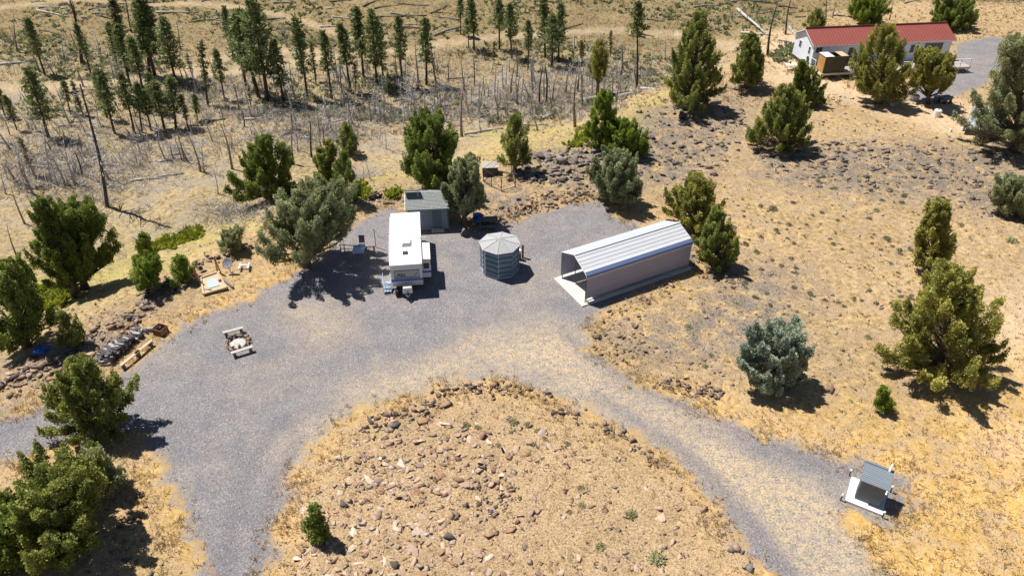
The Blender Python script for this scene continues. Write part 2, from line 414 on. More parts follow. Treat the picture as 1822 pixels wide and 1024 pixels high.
m, n, l, p = newmat('ground'); M['ground'] = m
pos = n.new('ShaderNodeNewGeometry').outputs['Position']
A = lambda nm: N(n, 'ShaderNodeAttribute', attribute_name=nm).outputs['Fac']
n_big = noise(n, l, .10, 4, .6, pos); n_mid = noise(n, l, .55, 5, .65, pos, .4); n_sm = noise(n, l, 2.3, 5, .7, pos); n_fine = noise(n, l, 9.0, 5, .75, pos)
n_grain = noise(n, l, 26.0, 3, .7, pos)
soil = ramp(n, l, n_sm, (.34, (.18, .125, .068)), (.46, (.335, .235, .118)), (.58, (.465, .335, .172)), (.72, (.58, .435, .25)))
soil = mix(n, l, ramp(n, l, n_mid, (.42, (0, 0, 0)), (.62, (.75, .75, .75))), soil, ramp(n, l, n_fine, (.34, (.20, .145, .10)), (.5, (.36, .265, .175)), (.7, (.47, .355, .235))))
goldc = ramp(n, l, n_sm, (.30, (.38, .235, .07)), (.5, (.58, .37, .12)), (.75, (.72, .50, .225)))
goldc = mix(n, l, ramp(n, l, n_mid, (.48, (0, 0, 0)), (.66, (.8, .8, .8))), goldc, (.64, .46, .28))
gfac = math_(n, l, 'MULTIPLY', A('gold'), ramp(n, l, math_(n, l, 'MULTIPLY_ADD', n_sm, .5, math_(n, l, 'MULTIPLY', n_mid, .5)), (.38, (1, 1, 1)), (.58, (.28, .28, .28))))
base = mix(n, l, gfac, soil, goldc)
islc = ramp(n, l, n_fine, (.32, (.17, .115, .072)), (.47, (.34, .235, .14)), (.60, (.47, .345, .215)), (.74, (.56, .44, .31)))
base = mix(n, l, math_(n, l, 'MULTIPLY', A('isl'), .8), base, islc)
# burnt flat: bleached grass over grey litter
bur = ramp(n, l, n_sm, (.34, (.15, .125, .085)), (.47, (.30, .235, .135)), (.58, (.40, .305, .165)), (.72, (.47, .375, .22)))
bur = mix(n, l, ramp(n, l, noise(n, l, .22, 5, .7, pos, .8), (.45, (0, 0, 0)), (.62, (.7, .7, .7))), bur, ramp(n, l, n_fine, (.3, (.20, .175, .14)), (.7, (.36, .32, .27))))
base = mix(n, l, A('burnt'), base, bur)
hil = ramp(n, l, n_sm, (.36, (.075, .070, .038)), (.47, (.17, .138, .074)), (.57, (.27, .19, .092)), (.70, (.31, .245, .13)))
hil = mix(n, l, ramp(n, l, noise(n, l, .3, 5, .7, pos, .8), (.46, (0, 0, 0)), (.6, (.6, .6, .6))), hil, ramp(n, l, n_fine, (.3, (.17, .135, .07)), (.7, (.36, .29, .155))))
base = mix(n, l, A('hill'), base, hil)
lus = ramp(n, l, n_sm, (.3, (.22, .20, .06)), (.7, (.50, .42, .15)))
base = mix(n, l, math_(n, l, 'MULTIPLY', A('lush'), ramp(n, l, n_mid, (.38, (0, 0, 0)), (.6, (.9, .9, .9)))), base, lus)
gry = ramp(n, l, n_fine, (.36, (.065, .06, .058)), (.5, (.175, .155, .14)), (.66, (.36, .28, .205)))
base = mix(n, l, math_(n, l, 'MULTIPLY', A('grey'), ramp(n, l, noise(n, l, .7, 6, .75, pos, .5), (.40, (0, 0, 0)), (.54, (.92, .92, .92)))), base, gry)
base = mix(n, l, math_(n, l, 'MULTIPLY', A('earth'), .8), base, ramp(n, l, n_sm, (.3, (.46, .33, .205)), (.7, (.62, .475, .325))))
base = mix(n, l, math_(n, l, 'MULTIPLY', math_(n, l, 'MULTIPLY_ADD', n_mid, 1.3, -.12, clamp=True), A('track')), base, ramp(n, l, n_sm, (.3, (.38, .29, .185)), (.7, (.53, .42, .29))))
# grains of litter and pebbles on everything
vor = N(n, 'ShaderNodeTexVoronoi'); vor.inputs['Scale'].default_value = 6.0; l.new(pos, vor.inputs['Vector'])
peb = ramp(n, l, vor.outputs['Distance'], (.10, (1, 1, 1)), (.22, (0, 0, 0)))
pebm = math_(n, l, 'MULTIPLY', peb, ramp(n, l, n_sm, (.45, (0, 0, 0)), (.62, (.7, .7, .7))))
base = mix(n, l, pebm, base, mix(n, l, vor.outputs['Color'], (.16, .12, .09), (.58, .46, .36)))
base = mix(n, l, 1.0, base, ramp(n, l, n_grain, (.32, (.50, .48, .47)), (.5, (1, 1, 1)), (.68, (1.30, 1.27, 1.24))), 'MULTIPLY')
base = mix(n, l, 1.0, base, ramp(n, l, n_fine, (.34, (.62, .59, .57)), (.46, (1, 1, 1)), (.66, (1.14, 1.13, 1.12))), 'MULTIPLY')
base = mix(n, l, 1.0, base, ramp(n, l, n_big, (.35, (.90, .90, .88)), (.65, (1.07, 1.06, 1.05))), 'MULTIPLY')
# gravel
v2 = N(n, 'ShaderNodeTexVoronoi'); v2.inputs['Scale'].default_value = 17.0; l.new(pos, v2.inputs['Vector'])
grav = ramp(n, l, v2.outputs['Color'], (.0, (.118, .114, .120)), (.45, (.190, .184, .195)), (.8, (.262, .254, .264)), (1.0, (.42, .395, .37)))
grav = mix(n, l, 1.0, grav, ramp(n, l, n_mid, (.3, (.80, .80, .84)), (.7, (1.12, 1.08, 1.04))), 'MULTIPLY')
grav = mix(n, l, 1.0, grav, ramp(n, l, n_fine, (.3, (.72, .72, .72)), (.7, (1.22, 1.2, 1.18))), 'MULTIPLY')
stc = ramp(n, l, n_fine, (.3, (.36, .265, .16)), (.7, (.62, .475, .29)))
sfac = math_(n, l, 'ADD', math_(n, l, 'MULTIPLY', A('straw'), 1.15), math_(n, l, 'MULTIPLY_ADD', noise(n, l, .17, 4, .65, pos, .6), 1.7, -.80))
sfac = math_(n, l, 'MULTIPLY', sfac, ramp(n, l, math_(n, l, 'MULTIPLY_ADD', n_sm, .45, math_(n, l, 'MULTIPLY', n_fine, .55)), (.41, (0, 0, 0)), (.58, (.85, .85, .85))), clamp=True)
lf = math_(n, l, 'MULTIPLY', A('lane'), ramp(n, l, n_mid, (.35, (.35, .35, .35)), (.6, (1, 1, 1))))
grav = mix(n, l, 1.0, grav, mix(n, l, lf, (1.02, 1.02, 1.02), (.86, .85, .86)), 'MULTIPLY')
sfac = math_(n, l, 'MULTIPLY', sfac, math_(n, l, 'MULTIPLY_ADD', lf, -.75, 1.0))
grav = mix(n, l, sfac, grav, stc)
gdn = math_(n, l, 'MULTIPLY_ADD', math_(n, l, 'SUBTRACT', n_mid, .5), 3.4, A('gd'))
gdn = math_(n, l, 'MULTIPLY_ADD', math_(n, l, 'SUBTRACT', n_sm, .5), 2.2, gdn)
gdn = math_(n, l, 'MULTIPLY_ADD', math_(n, l, 'SUBTRACT', n_fine, .5), 2.6, gdn)
gf = math_(n, l, 'MULTIPLY_ADD', gdn, 1.25, .5, clamp=True)
fin = mix(n, l, gf, base, grav)
l.new(fin, p.inputs['Base Color']); p.inputs['Roughness'].default_value = .95; p.inputs['Specular IOR Level'].default_value = .15
hgtn = math_(n, l, 'ADD', math_(n, l, 'MULTIPLY', n_sm, .5), math_(n, l, 'MULTIPLY', n_fine, .7))
bump(n, l, math_(n, l, 'ADD', hgtn, math_(n, l, 'MULTIPLY', n_grain, .3)), p, .55, .12)

nx, ny = len(gx), len(gy)
V = np.stack([fx, fy, GZ], 1)
idx = np.arange(nx * ny).reshape(ny, nx)
F = np.stack([idx[:-1, :-1].ravel(), idx[:-1, 1:].ravel(), idx[1:, 1:].ravel(), idx[1:, :-1].ravel()], 1)
fg = gd[F].mean(1) > 0; fyd = (yd[F].mean(1) > 0) & ~fg; ft = (track[F].mean(1) > .45) & ~fg & ~fyd
ATT = dict(gd=np.maximum(gd, yd), straw=straw, gold=gold, grey=grey, isl=isl, lush=lush, earth=earth, track=track, lane=lane, burnt=burnt, hill=hill)
def sheet(name, mask):
    f = F[mask]; u, inv = np.unique(f, return_inverse=True)
    me = np_mesh(name, V[u], inv.reshape(f.shape), smooth=True)
    for k_, a in ATT.items():
        me.attributes.new(k_, 'FLOAT', 'POINT').data.foreach_set('value', a[u].astype(np.float32))
    return setp(link_mesh(name, me, M['ground']), kind='structure')
setp(sheet('ground', ~(fg | fyd | ft)), 'dry grass and stony soil around the gravel drive and on the burnt hillside')
setp(sheet('gravel_drive', fg), 'grey gravel drive and parking pad forking round the stony island')
setp(sheet('gravel_yard', fyd), 'grey gravel yard beside the red roofed house')
setp(sheet('dirt_track', ft), 'pale dirt tracks crossing the burnt hillside')

# ------------------------------------------------------------------ leaf builder
def kites(p, d, s, wd, rnd):
    """one kite-shaped leaf per row: base p, direction d, length s, width ratio wd"""
    nrm = rnd.normal(size=p.shape); w = np.cross(d, nrm); w /= np.linalg.norm(w, axis=1, keepdims=True) + 1e-9
    s = s[:, None]
    v = np.stack([p, p + d * s * .5 + w * s * wd, p + d * s, p + d * s * .5 - w * s * wd], 1).reshape(-1, 3)
    return v, np.arange(len(v)).reshape(-1, 4)
def unit(a): return a / (np.linalg.norm(a, axis=-1, keepdims=True) + 1e-9)

def env(style, t, az, seed):
    if style == 'cone': r = (1 - t) ** .75 * (.75 + .25 * np.minimum(1, t * 6)) + .05
    elif style == 'round': r = np.sqrt(np.maximum(0, 1 - (np.abs(t - .42) / .60) ** 2.3)) + .03
    elif style == 'column': r = np.minimum(1, (t + .12) * 2.6) * (1 - t ** 2.6) ** .8 + .05
    elif style == 'flame': r = np.minimum(1, .55 + t * 2.2) * (1 - t) ** .6 + .06
    else: r = np.minimum(1, .74 + t * 1.6) * (1 - .86 * t ** 1.5)          # 'spires': open top
    return r * (1 + .22 * np.sin(2 * az + seed) + .16 * np.sin(3 * az + 2.1 * seed + 6 * t))

def juniper(P, H, Wd, style='flame', cb=.12, col='g', lean=0.0, seed=0, label='', dens=1.0, name='juniper_tree', cat='juniper', leaf=.13, group=None, spire=None):
    r = np.random.default_rng(seed * 7 + 3); rr = random.Random(seed)
    root = empty(name, P, 0, label, cat, group)
    Rm = Wd / 2; Hc = H * (1 - cb)
    def ax(z): return Vector((lean * (z / H) ** 1.2 + .05 * H * .2 * math.sin(z * 1.3 + seed) * (z / H), .04 * H * .2 * math.cos(z * 1.7 + seed) * (z / H), z))
    tb = MB(); n_ = 9
    r0 = max(.05, H * .032 + Wd * .012)
    zt = H * .93
    tb.tube([ax(zt * i / n_) for i in range(n_ + 1)], [r0 * (1.35 if i == 0 else 1) * (1 - .93 * i / n_) for i in range(n_ + 1)], 7)
    size = (H * Rm * Rm) ** (1 / 3)
    nl = int((34 + 13 * size) * (1.15 if style in ('round',) else 1))
    Ps, Ds, Ss, Ts = [], [], [], []
    tufts_ = []                                      # (centre, axis, length, radius, tint)
    spires = [(0.0, 0.0, 1.0)]
    if style == 'spires':
        k = 4 if spire is None else spire
        for i in range(k):
            a = 2 * PI * i / k + rr.uniform(-.5, .5) + seed; q = rr.uniform(.30, .62) * Rm
            spires.append((math.cos(a) * q, math.sin(a) * q, rr.uniform(.66, .86)))
    tr = (.20 + .065 * size) * rr.uniform(.9, 1.1)   # tuft radius
    tr = min(tr, Rm * .42, .60) * (.80 if style == 'spires' else .92)
    nl = int((22 + 13 * size) * (1.25 if style == 'round' else 1))
    if style == 'spires': Rm *= 1.12
    for i in range(nl):
        t = (i + .2 + .6 * rr.random()) / nl
        az = i * 2.39996 + rr.uniform(-.45, .45)
        z = H * cb + Hc * t * .97
        rad = Rm * float(env(style, np.array(t), az, seed)) * rr.choice([.55, .85, .95, 1.0, 1.12]) * rr.uniform(.92, 1.06)
        rad = max(.02, rad - tr * .3)
        up = rr.uniform(.75, 1.35) * rad + .05 * H
        b = ax(max(.10 * H + .05 * H * rr.random(), z - up)); e = ax(min(z, H * .96)) + Vector((math.cos(az) * rad, math.sin(az) * rad, 0))
        mid = b.lerp(e, .6) + Vector((math.cos(az), math.sin(az), -.9)) * .10 * rad
        tb.tube([b, b.lerp(mid, .5), mid, e], [r0 * .42 * (1 - t * .6), r0 * .30 * (1 - t * .6), r0 * .2 * (1 - t * .6), .014], 5, False)
        lt = rr.gauss(.5, .15); Lb = (e - b).length
        lobe = min(Rm * .36, tr * 1.35) * rr.uniform(.75, 1.2)
        updir = Vector((math.cos(az) * .22 + rr.gauss(0, .12), math.sin(az) * .22 + rr.gauss(0, .12), 1)).normalized()
        ntu = max(3, int(Lb / (tr * .55)))
        for j in range(ntu):
            f = rr.uniform(.36, 1.0) ** .7
            c = b.lerp(mid, f / .6) if f < .6 else mid.lerp(e, (f - .6) / .4)
            sp = lobe * (1.05 - .75 * max(0, f - .3) / .7)
            c = c + Vector((rr.gauss(0, .55), rr.gauss(0, .55), abs(rr.gauss(0, .5)))) * sp
            out = updir + Vector((rr.gauss(0, .28), rr.gauss(0, .28), 0))
            tufts_.append((c, out.normalized(), tr * rr.uniform(1.2, 2.1), tr * rr.uniform(.45, .85), lt + rr.gauss(0, .12)))
        for j in range(rr.choice([1, 2, 2, 3])):                            # the pointed end of the bough
            tufts_.append((e + updir * tr * (.1 + .6 * j), updir, tr * 1.7, tr * (.66 - .16 * j), lt + .10))
    for (sx, sy, hh) in spires:                       # pointed tops
        for j in range(5):
            zz = H * (hh - .05 - .055 * j); c = ax(zz - tr) + Vector((sx, sy, 0)) + Vector((rr.gauss(0, .3), rr.gauss(0, .3), 0)) * (tr * .35 * j)
            tufts_.append((c, Vector((rr.gauss(0, .08), rr.gauss(0, .08), 1)).normalized(), tr * 2.2, tr * (.42 + .12 * j), rr.gauss(.55, .1)))
    per = int(56 * dens * max(.55, min(1.25, (tr / .32) ** 1.3)))
    for (c, axv, L, q0, tn) in tufts_:
        k = int(per * rr.uniform(.8, 1.2)); tt = r.random(k) ** .85
        shape = np.sqrt(np.clip(1 - (2 * tt - .75) ** 2 / 1.6, .02, 1)) * (1.05 - .55 * tt)
        dv = unit(r.normal(size=(k, 3))); radf = r.random(k) ** .35
        av = np.array(axv)
        dv = dv - (dv @ av)[:, None] * av[None]; dv = unit(dv)
        q = np.array(c)[None] + av[None] * ((tt - .35) * L)[:, None] + dv * (q0 * shape * radf)[:, None]
        Ps.append(q); Ds.append(unit(av[None] * .75 + dv * .55 + r.normal(size=(k, 3)) * .38)); Ss.append(r.uniform(.7, 1.35, k) * leaf)
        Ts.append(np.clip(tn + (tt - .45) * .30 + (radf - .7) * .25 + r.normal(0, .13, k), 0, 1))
    Pn = np.concatenate(Ps); Dn = np.concatenate(Ds); Sn = np.concatenate(Ss); Tn = np.concatenate(Ts)
    Pn[:, 2] = np.maximum(Pn[:, 2], .06)
    Pn[:, 2] = np.minimum(Pn[:, 2], H * 1.0)
    v, f = kites(Pn, Dn, Sn, .30, r)
    tb.build('trunk', M['bark'], root, True)
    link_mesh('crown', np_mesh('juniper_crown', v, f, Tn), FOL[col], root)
    return root

def tree_px(foot, top, wpx, **kw):
    P = at(*foot); P.z = float(ground_z(np.array([P.x]), np.array([P.y]))[0]) - .03
    H = h_from_top(P, top[1]); D = depth_of(P.x, P.y, P.z + H * .5)
    qx = proj(P.x, P.y, P.z + H)[0]
    kw.setdefault('lean', (top[0] - qx) * depth_of(P.x, P.y, P.z + H) / FPX)
    return juniper(P, H, wpx * D / FPX, **kw)
JUN = [
 # foot, top, width px, style, crown base, colour, seed, label
 ((137, 527), (76, 352), 92, 'flame', .17, 'd', 1, 'tall leaning juniper with bare double trunk on the left slope, the left of the pair'),
 ((151, 514), (132, 357), 96, 'round', .22, 'd', 2, 'bushy juniper leaning right beside the tall juniper on the left slope'),
 ((262, 478), (253, 416), 46, 'flame', .05, 'd', 3, 'small dark juniper behind the rock border left of the swing frame'),
 ((263, 517), (262, 458), 54, 'round', .22, 'v', 4, 'small pale green juniper with bare stem on the rock border'),
 ((325, 508), (318, 457), 50, 'cone', .0, 'v', 5, 'rounded bright green young juniper left of the swing frame'),
 ((48, 632), (10, 465), 112, 'flame', .08, 'd', 6, 'dark juniper at the left edge of the picture above the blue tarp'),
 ((134, 622), (108, 556), 40, 'flame', .05, 'g', 7, 'thin wispy young juniper beside the left rock border'),
 ((168, 788), (140, 640), 150, 'spires', .06, 'g', 8, 'big many-spired juniper below the woodpile at the fork of the left spur'),
 ((186, 880), (165, 803), 78, 'flame', .03, 'l', 9, 'pale grey green young juniper right of the bottom left juniper clump'),
 ((118, 985), (95, 840), 170, 'round', .10, 'g', 10, 'broad olive juniper in the bottom left corner'),
 ((20, 1015), (5, 915), 110, 'round', .0, 'd', 11, 'dark green juniper bush in the bottom left corner under the broad olive one'),
 ((546, 474), (556, 333), 142, 'round', .40, 'l', 12, 'wide grey green juniper shading the gravel left of the trailer'),
 ((480, 374), (466, 244), 116, 'flame', .08, 'd', 13, 'dense dark juniper behind the wide one left of the trailer'),
 ((588, 352), (584, 250), 66, 'flame', .05, 'g', 14, 'olive juniper behind the wide juniper and left of the columnar one'),
 ((615, 360), (610, 270), 46, 'column', .03, 'd', 15, 'narrow columnar juniper behind the wide juniper'),
 ((622, 275), (615, 220), 36, 'column', .05, 'd', 16, 'small dark juniper standing alone beyond the columnar juniper'),
 ((767, 338), (762, 204), 108, 'round', .22, 'd', 17, 'large rounded dark juniper behind the shed'),
 ((826, 398), (832, 280), 66, 'round', .26, 'l', 18, 'light grey green juniper leaning over the right end of the shed'),
 ((916, 306), (918, 204), 58, 'flame', .16, 'g', 19, 'egg-shaped olive juniper beside the wire pen'),
 ((1073, 276), (1074, 162), 64, 'flame', .05, 'v', 20, 'bright green pointed juniper on the rimrock'),
 ((1112, 285), (1108, 214), 66, 'round', .02, 'v', 21, 'low bright green juniper right of the pointed one on the rimrock'),
 ((1093, 362), (1096, 271), 80, 'round', .16, 'l', 22, 'small grey green juniper at the head of the gravel pad'),
 ((1063, 172), (1067, 72), 34, 'column', .34, 'y', 23, 'slim brownish green juniper with burnt trunk beyond the rimrock'),
 ((1228, 206), (1245, 20), 112, 'spires', .05, 'g', 24, 'very tall dense juniper on the knoll left of the house'),
 ((1326, 168), (1338, 60), 78, 'flame', .08, 'g', 25, 'cone-shaped juniper between the very tall juniper and the house'),
 ((1386, 280), (1402, 152), 104, 'spires', .08, 'g', 26, 'open grey green juniper among basalt rocks below the house'),
 ((1438, 196), (1424, 108), 62, 'flame', .03, 'd', 27, 'dark juniper close behind the open one below the house'),
 ((1562, 200), (1580, 44), 108, 'flame', .08, 'y', 28, 'big juniper right in front of the red roofed house'),
 ((1650, 184), (1662, 90), 66, 'round', .42, 'y', 29, 'small juniper with clear stem in front of the porch'),
 ((1542, 48), (1546, -16), 62, 'round', .05, 'v', 30, 'rounded green juniper behind the roof of the house'),
 ((1700, 58), (1698, -6), 80, 'round', .0, 'd', 31, 'dark spreading juniper behind the right end of the house'),
 ((1450, 58), (1456, 16), 38, 'flame', .0, 'g', 32, 'little juniper behind the left end of the house'),
 ((1805, 290), (1812, 62), 150, 'spires', .05, 'l', 33, 'huge grey green juniper cut by the right edge beside the flat metal roof'),
 ((1810, 392), (1812, 318), 72, 'round', .1, 'l', 34, 'small grey green juniper at the right edge below the huge one'),
 ((1236, 420), (1240, 312), 104, 'spires', .05, 'y', 35, 'open yellow green juniper behind the far end of the carport'),
 ((1272, 482), (1278, 372), 80, 'spires', .05, 'g', 36, 'spiky juniper at the far right corner of the carport'),
 ((1652, 486), (1672, 356), 84, 'flame', .08, 'y', 37, 'middle sized juniper alone on the open right slope'),
 ((1674, 690), (1692, 470), 205, 'spires', .03, 'y', 38, 'very big yellow green juniper on the right slope'),
 ((1374, 698), (1386, 578), 100, 'round', .08, 'b', 39, 'blue grey rounded juniper above the curve of the drive'),
 ((1573, 734), (1570, 690), 32, 'flame', .0, 'v', 40, 'tiny green juniper seedling left of the very big juniper'),
 ((568, 966), (558, 902), 46, 'flame', .0, 'd', 41, 'small dark green juniper on the stony island'),
 ((415, 452), (412, 410), 40, 'round', .1, 'l', 42, 'small twiggy grey green bush behind the satellite dish'),
]
for foot, top, w, st, cb, col, sd, lab in JUN:
    small = w < 60
    if cb < .12 and st != 'column': foot = (foot[0], foot[1] - .15 * w)
    tree_px(foot, top, w, style=st, cb=cb, col=col, seed=sd, label=lab, leaf=.105 if small else .135, dens=.9 if small else 1.0)

# ------------------------------------------------------------------ pines
def pine_mesh(seed, H=9.0, Rm=1.25, cb=.36, thin=1.0):
    r = np.random.default_rng(seed); rr = random.Random(seed)
    tb = MB(); tb.tube([(0.04 * math.sin(i + seed), 0.04 * math.cos(1.3 * i), H * i / 6) for i in range(7)], [.16 * (1 - .93 * i / 6) + .01 for i in range(7)], 6)
    Ps, Ds, Ts = [], [], []
    nb = int(60 * thin)
    for i in range(nb):
        t = ((i + rr.random()) / nb) ** .9
        z = H * (cb + (1 - cb) * t)
        rad = Rm * ((1 - t) ** .65 * min(1, .45 + 2.0 * t) + .10) * rr.choice([.35, .7, .9, 1.0, 1.25]) * rr.uniform(.8, 1.15)
        az = i * 2.39996 + rr.uniform(-.4, .4)
        o = np.array([math.cos(az), math.sin(az), 0]); tnt = rr.gauss(.45, .16)
        e = np.array([0, 0, z]) + o * rad + np.array([0, 0, rr.uniform(-.12, .22) * rad])
        tb.tube([(0, 0, z - .1 * rad), tuple(e)], [.022, .008], 3, False)
        for j in range(4):
            f = .35 + .65 * (j + rr.random()) / 4
            c = np.array([0, 0, z]) * (1 - f) + e * f
            k = 9
            q = c[None] + r.normal(size=(k, 3)) * np.array([.14, .14, .09]) * (.6 + rad * .4)
            Ps.append(q); Ds.append(unit(o[None] * .5 + np.array([0, 0, .55])[None] + r.normal(size=(k, 3)) * .7)); Ts.append(np.clip(tnt + r.normal(0, .12, k) + .1 * (f - .6), 0, 1))
    P_ = np.concatenate(Ps); D_ = np.concatenate(Ds); T_ = np.concatenate(Ts)
    v, f = kites(P_, D_, r.uniform(.22, .42, len(P_)), .20, r)
    return tb.mesh('pine_trunk', True), np_mesh('pine_crown', v, f, T_)
PV = []
for i, (Rm, cb, th) in enumerate([(1.15, .34, 1), (1.35, .30, 1.15), (1.0, .42, .9), (1.5, .26, 1.3), (.95, .50, .7), (1.2, .38, 1.05), (.8, .30, .5), (1.3, .62, .7)]):
    tm, cm = pine_mesh(100 + i, 9.0, Rm, cb, th)
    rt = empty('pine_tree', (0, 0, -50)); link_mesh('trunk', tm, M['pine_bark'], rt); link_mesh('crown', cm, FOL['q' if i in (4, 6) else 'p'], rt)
    PV.append([rt, False])
def put_pine(foot, top, var, wsc, label, group):
    P = at(*foot); P.z = float(ground_z(np.array([P.x]), np.array([P.y]))[0]) - .05
    H = h_from_top(P, top[1])
    qx = proj(P.x, P.y, P.z + H)[0]; lean = (top[0] - qx) * depth_of(P.x, P.y, P.z + H) / FPX
    if not PV[var][1]: o = PV[var][0]; PV[var][1] = True
    else: o = copy_tree(PV[var][0])
    s = H / 9.0
    o.location = P; o.scale = (s * wsc, s * wsc, s); o.rotation_euler = (0, max(-.2, min(.2, math.atan2(lean, H))), 0)
    for ch in o.children: ch.rotation_euler = (0, 0, random.uniform(0, 6.28))
    setp(o, label, 'pine tree', group)
gL = 'pines along the far left dirt track'; gM = 'pines on the left of the burnt flat'; gC = 'pines in the clump left of centre top'; gR = 'pines along the track at top centre'
PINES = [
 ((80, 133), (48, 33), 0, 1.15, 'pine alone left of the other pines above the dirt track', gL), ((163, 133), (134, 43), 2, 1, 'thin pine between two bare snags above the dirt track', gL),
 ((87, 245), (50, 123), 3, 1.2, 'dense dark pine below the dirt track at far left', gM), ((204, 237), (176, 124), 1, 1.15, 'dense pine below the dirt track right of the big white branched snag', gM),
 ((240, 237), (214, 130), 2, 1.1, '', gM), ((229, 130), (199, 0), 4, 1.2, '', gL), ((211, 124), (192, 40), 0, 1.1, '', gL), ((232, 155), (207, 43), 2, 1.1, '', gL),
 ((256, 164), (231, 66), 5, 1.25, '', gL), ((275, 134), (246, -4), 3, 1.3, '', gL), ((266, 133), (262, -8), 1, 1.2, '', gL), ((313, 148), (289, 33), 3, 1.25, 'broad pine on the right of the tall clump above the dirt track', gL),
 ((417, 110), (398, 12), 2, 1, '', gC), ((460, 173), (422, 18), 1, 1.3, '', gC), ((478, 181), (446, -3), 3, 1.15, '', gC), ((505, 184), (486, 73), 1, 1.15, 'pine on the right of the clump left of centre, its shadow on bare ground', gC),
 ((440, 160), (412, 30), 5, 1.1, '', gC), ((548, 176), (525, 33), 0, 1, 'slender pine standing right of the clump at left of centre', gC), ((591, 176), (574, 56), 2, 1, '', gC), ((562, 146), (553, 76), 6, 1.1, '', gC),
 ((400, 180), (383, 88), 5, 1.0, '', gM), ((370, 188), (357, 75), 6, 1.1, 'sparse half dead pine above the grey brush', gM), ((292, 229), (273, 144), 1, 1.45, '', gM), ((314, 229), (302, 136), 1, 1.35, '', gM),
 ((352, 217), (345, 168), 0, 1.5, '', gM), ((344, 142), (332, 97), 6, 1.4, '', gM), ((252, 235), (243, 146), 2, 1.2, '', gM), ((30, 232), (8, 170), 2, 1.2, 'small pine at the far left edge below the dirt track', gM),
 ((61, 312), (34, 246), 6, 1.3, 'half dead small pine low on the left of the burnt flat', gM), ((125, 202), (112, 143), 5, 1.3, '', gM), ((447, 192), (441, 150), 6, 1.5, '', gM), ((148, 205), (128, 146), 6, 1.3, '', gM),
 ((190, 210), (168, 128), 5, 1.1, '', gM), ((10, 210), (-8, 150), 0, 1.3, '', gM), ((280, 200), (262, 130), 0, 1.3, '', gM), ((268, 232), (256, 160), 5, 1.3, '', gM), ((335, 228), (322, 170), 6, 1.5, '', gM),
 ((625, 166), (605, 43), 2, 1.1, '', gR), ((648, 141), (633, 13), 0, 1.1, '', gR), ((671, 152), (660, 20), 3, 1.05, '', gR), ((681, 135), (671, 36), 1, 1.1, '', gR),
 ((716, 153), (708, 30), 2, 1, '', gR), ((759, 151), (756, 33), 0, 1.15, 'pine at the right end of the row below the pale track at top centre', gR), ((844, 90), (838, -2), 0, 1.25, '', gR), ((834, 85), (831, 27), 4, 1, '', gR),
 ((889, 88), (887, -2), 2, 1.3, '', gR), ((910, 105), (907, 7), 5, 1.15, '', gR), ((940, 125), (940, 37), 2, 1.05, '', gR), ((970, 103), (967, -4), 0, 1.15, '', gR),
 ((982, 121), (983, 25), 1, 1.25, '', gR), ((993, 110), (998, 7), 0, 1.1, '', gR), ((1036, 115), (1035, 73), 6, 1.7, '', gR), ((1133, 157), (1136, 5), 7, .9, 'tall pine with green only at the top and a charred bare trunk', gR),
 ((1086, 101), (1087, 55), 6, 1.2, '', gR), ((879, 115), (879, 75), 6, 1.3, '', gR), ((691, 168), (690, 132), 3, 1.5, '', gR), ((633, 164), (631, 112), 6, 1.2, '', gR), ((820, 62), (818, -10), 2, 1, '', gR),
]
DEF = {gL: 'pine above the far left track', gM: 'slim pine among snags on the left flat',
       gC: 'pine in the tight clump left of top centre', gR: 'slender pine by the top centre track'}
ORD = 'first second third fourth fifth sixth seventh eighth ninth tenth eleventh twelfth thirteenth fourteenth fifteenth sixteenth seventeenth eighteenth nineteenth twentieth twenty-first twenty-second twenty-third twenty-fourth'.split()
for g_ in DEF:
    for i, (f_, t_, v_, w_, lab, _) in enumerate(sorted([q for q in PINES if q[5] == g_], key=lambda q: q[0][0])):
        put_pine(f_, t_, v_, w_, lab or (DEF[g_] + ', ' + ORD[i] + ' from left'), g_)

# ------------------------------------------------------------------ snags, fallen logs
def snag_mesh(seed, H=6.0, nb=22, r0=.10, bl=.9, broken=False):
    rr = random.Random(seed); tb = MB()
    ph = rr.random() * 6
    ax = lambda z: Vector((.05 * H * math.sin(z / H * 2.2 + ph) * z / H, .04 * H * math.cos(z / H * 2.7 + ph) * z / H, z))
    tb.tube([ax(H * i / 7) for i in range(8)], [r0 * (1 - (.6 if broken else .9) * i / 7) for i in range(8)], 6)
    bb = MB()
    for i in range(nb):
        z = H * rr.uniform(.15, .97); az = rr.random() * 6.28; L = bl * rr.uniform(.3, 1.1) * (1.1 - .7 * z / H)
        d = Vector((math.cos(az), math.sin(az), rr.uniform(-.25, .5)))
        b = ax(z); m_ = b + d * L * .55 + Vector((0, 0, -.06 * L)); e = b + d * L + Vector((0, 0, rr.uniform(-.1, .3) * L))
        w = r0 * (.26 if r0 < .15 else .40) * (1 - .5 * z / H)
        bb.tube([b, m_, e], [w, w * .65, .008], 3, False)
        for _ in range(2):
            q = m_.lerp(e, rr.random()); bb.tube([q, q + Vector((rr.gauss(0, .3), rr.gauss(0, .3), rr.gauss(.12, .2))) * L], [w * .5, .006], 3, False)
    return tb.mesh('snag_trunk', True), bb.mesh('snag_branches')
SV = []
for i in range(12):
    hv = [('deadgrey', 26, .10), ('deadbrown', 12, .11), ('charred', 8, .12), ('deadgrey', 34, .08)][i % 4]
    tm, bm_ = snag_mesh(300 + i, 6.0, hv[1], hv[2], [1.0, .7, .6, 1.2][i % 4], i % 5 == 2)
    rt = empty('dead_tree', (0, 0, -60)); link_mesh('trunk', tm, M[hv[0]], rt); setp(link_mesh('branches', bm_, M[hv[0]] if hv[0] != 'charred' else M['deadbrown'], rt), kind='stuff')
    SV.append([rt, False])
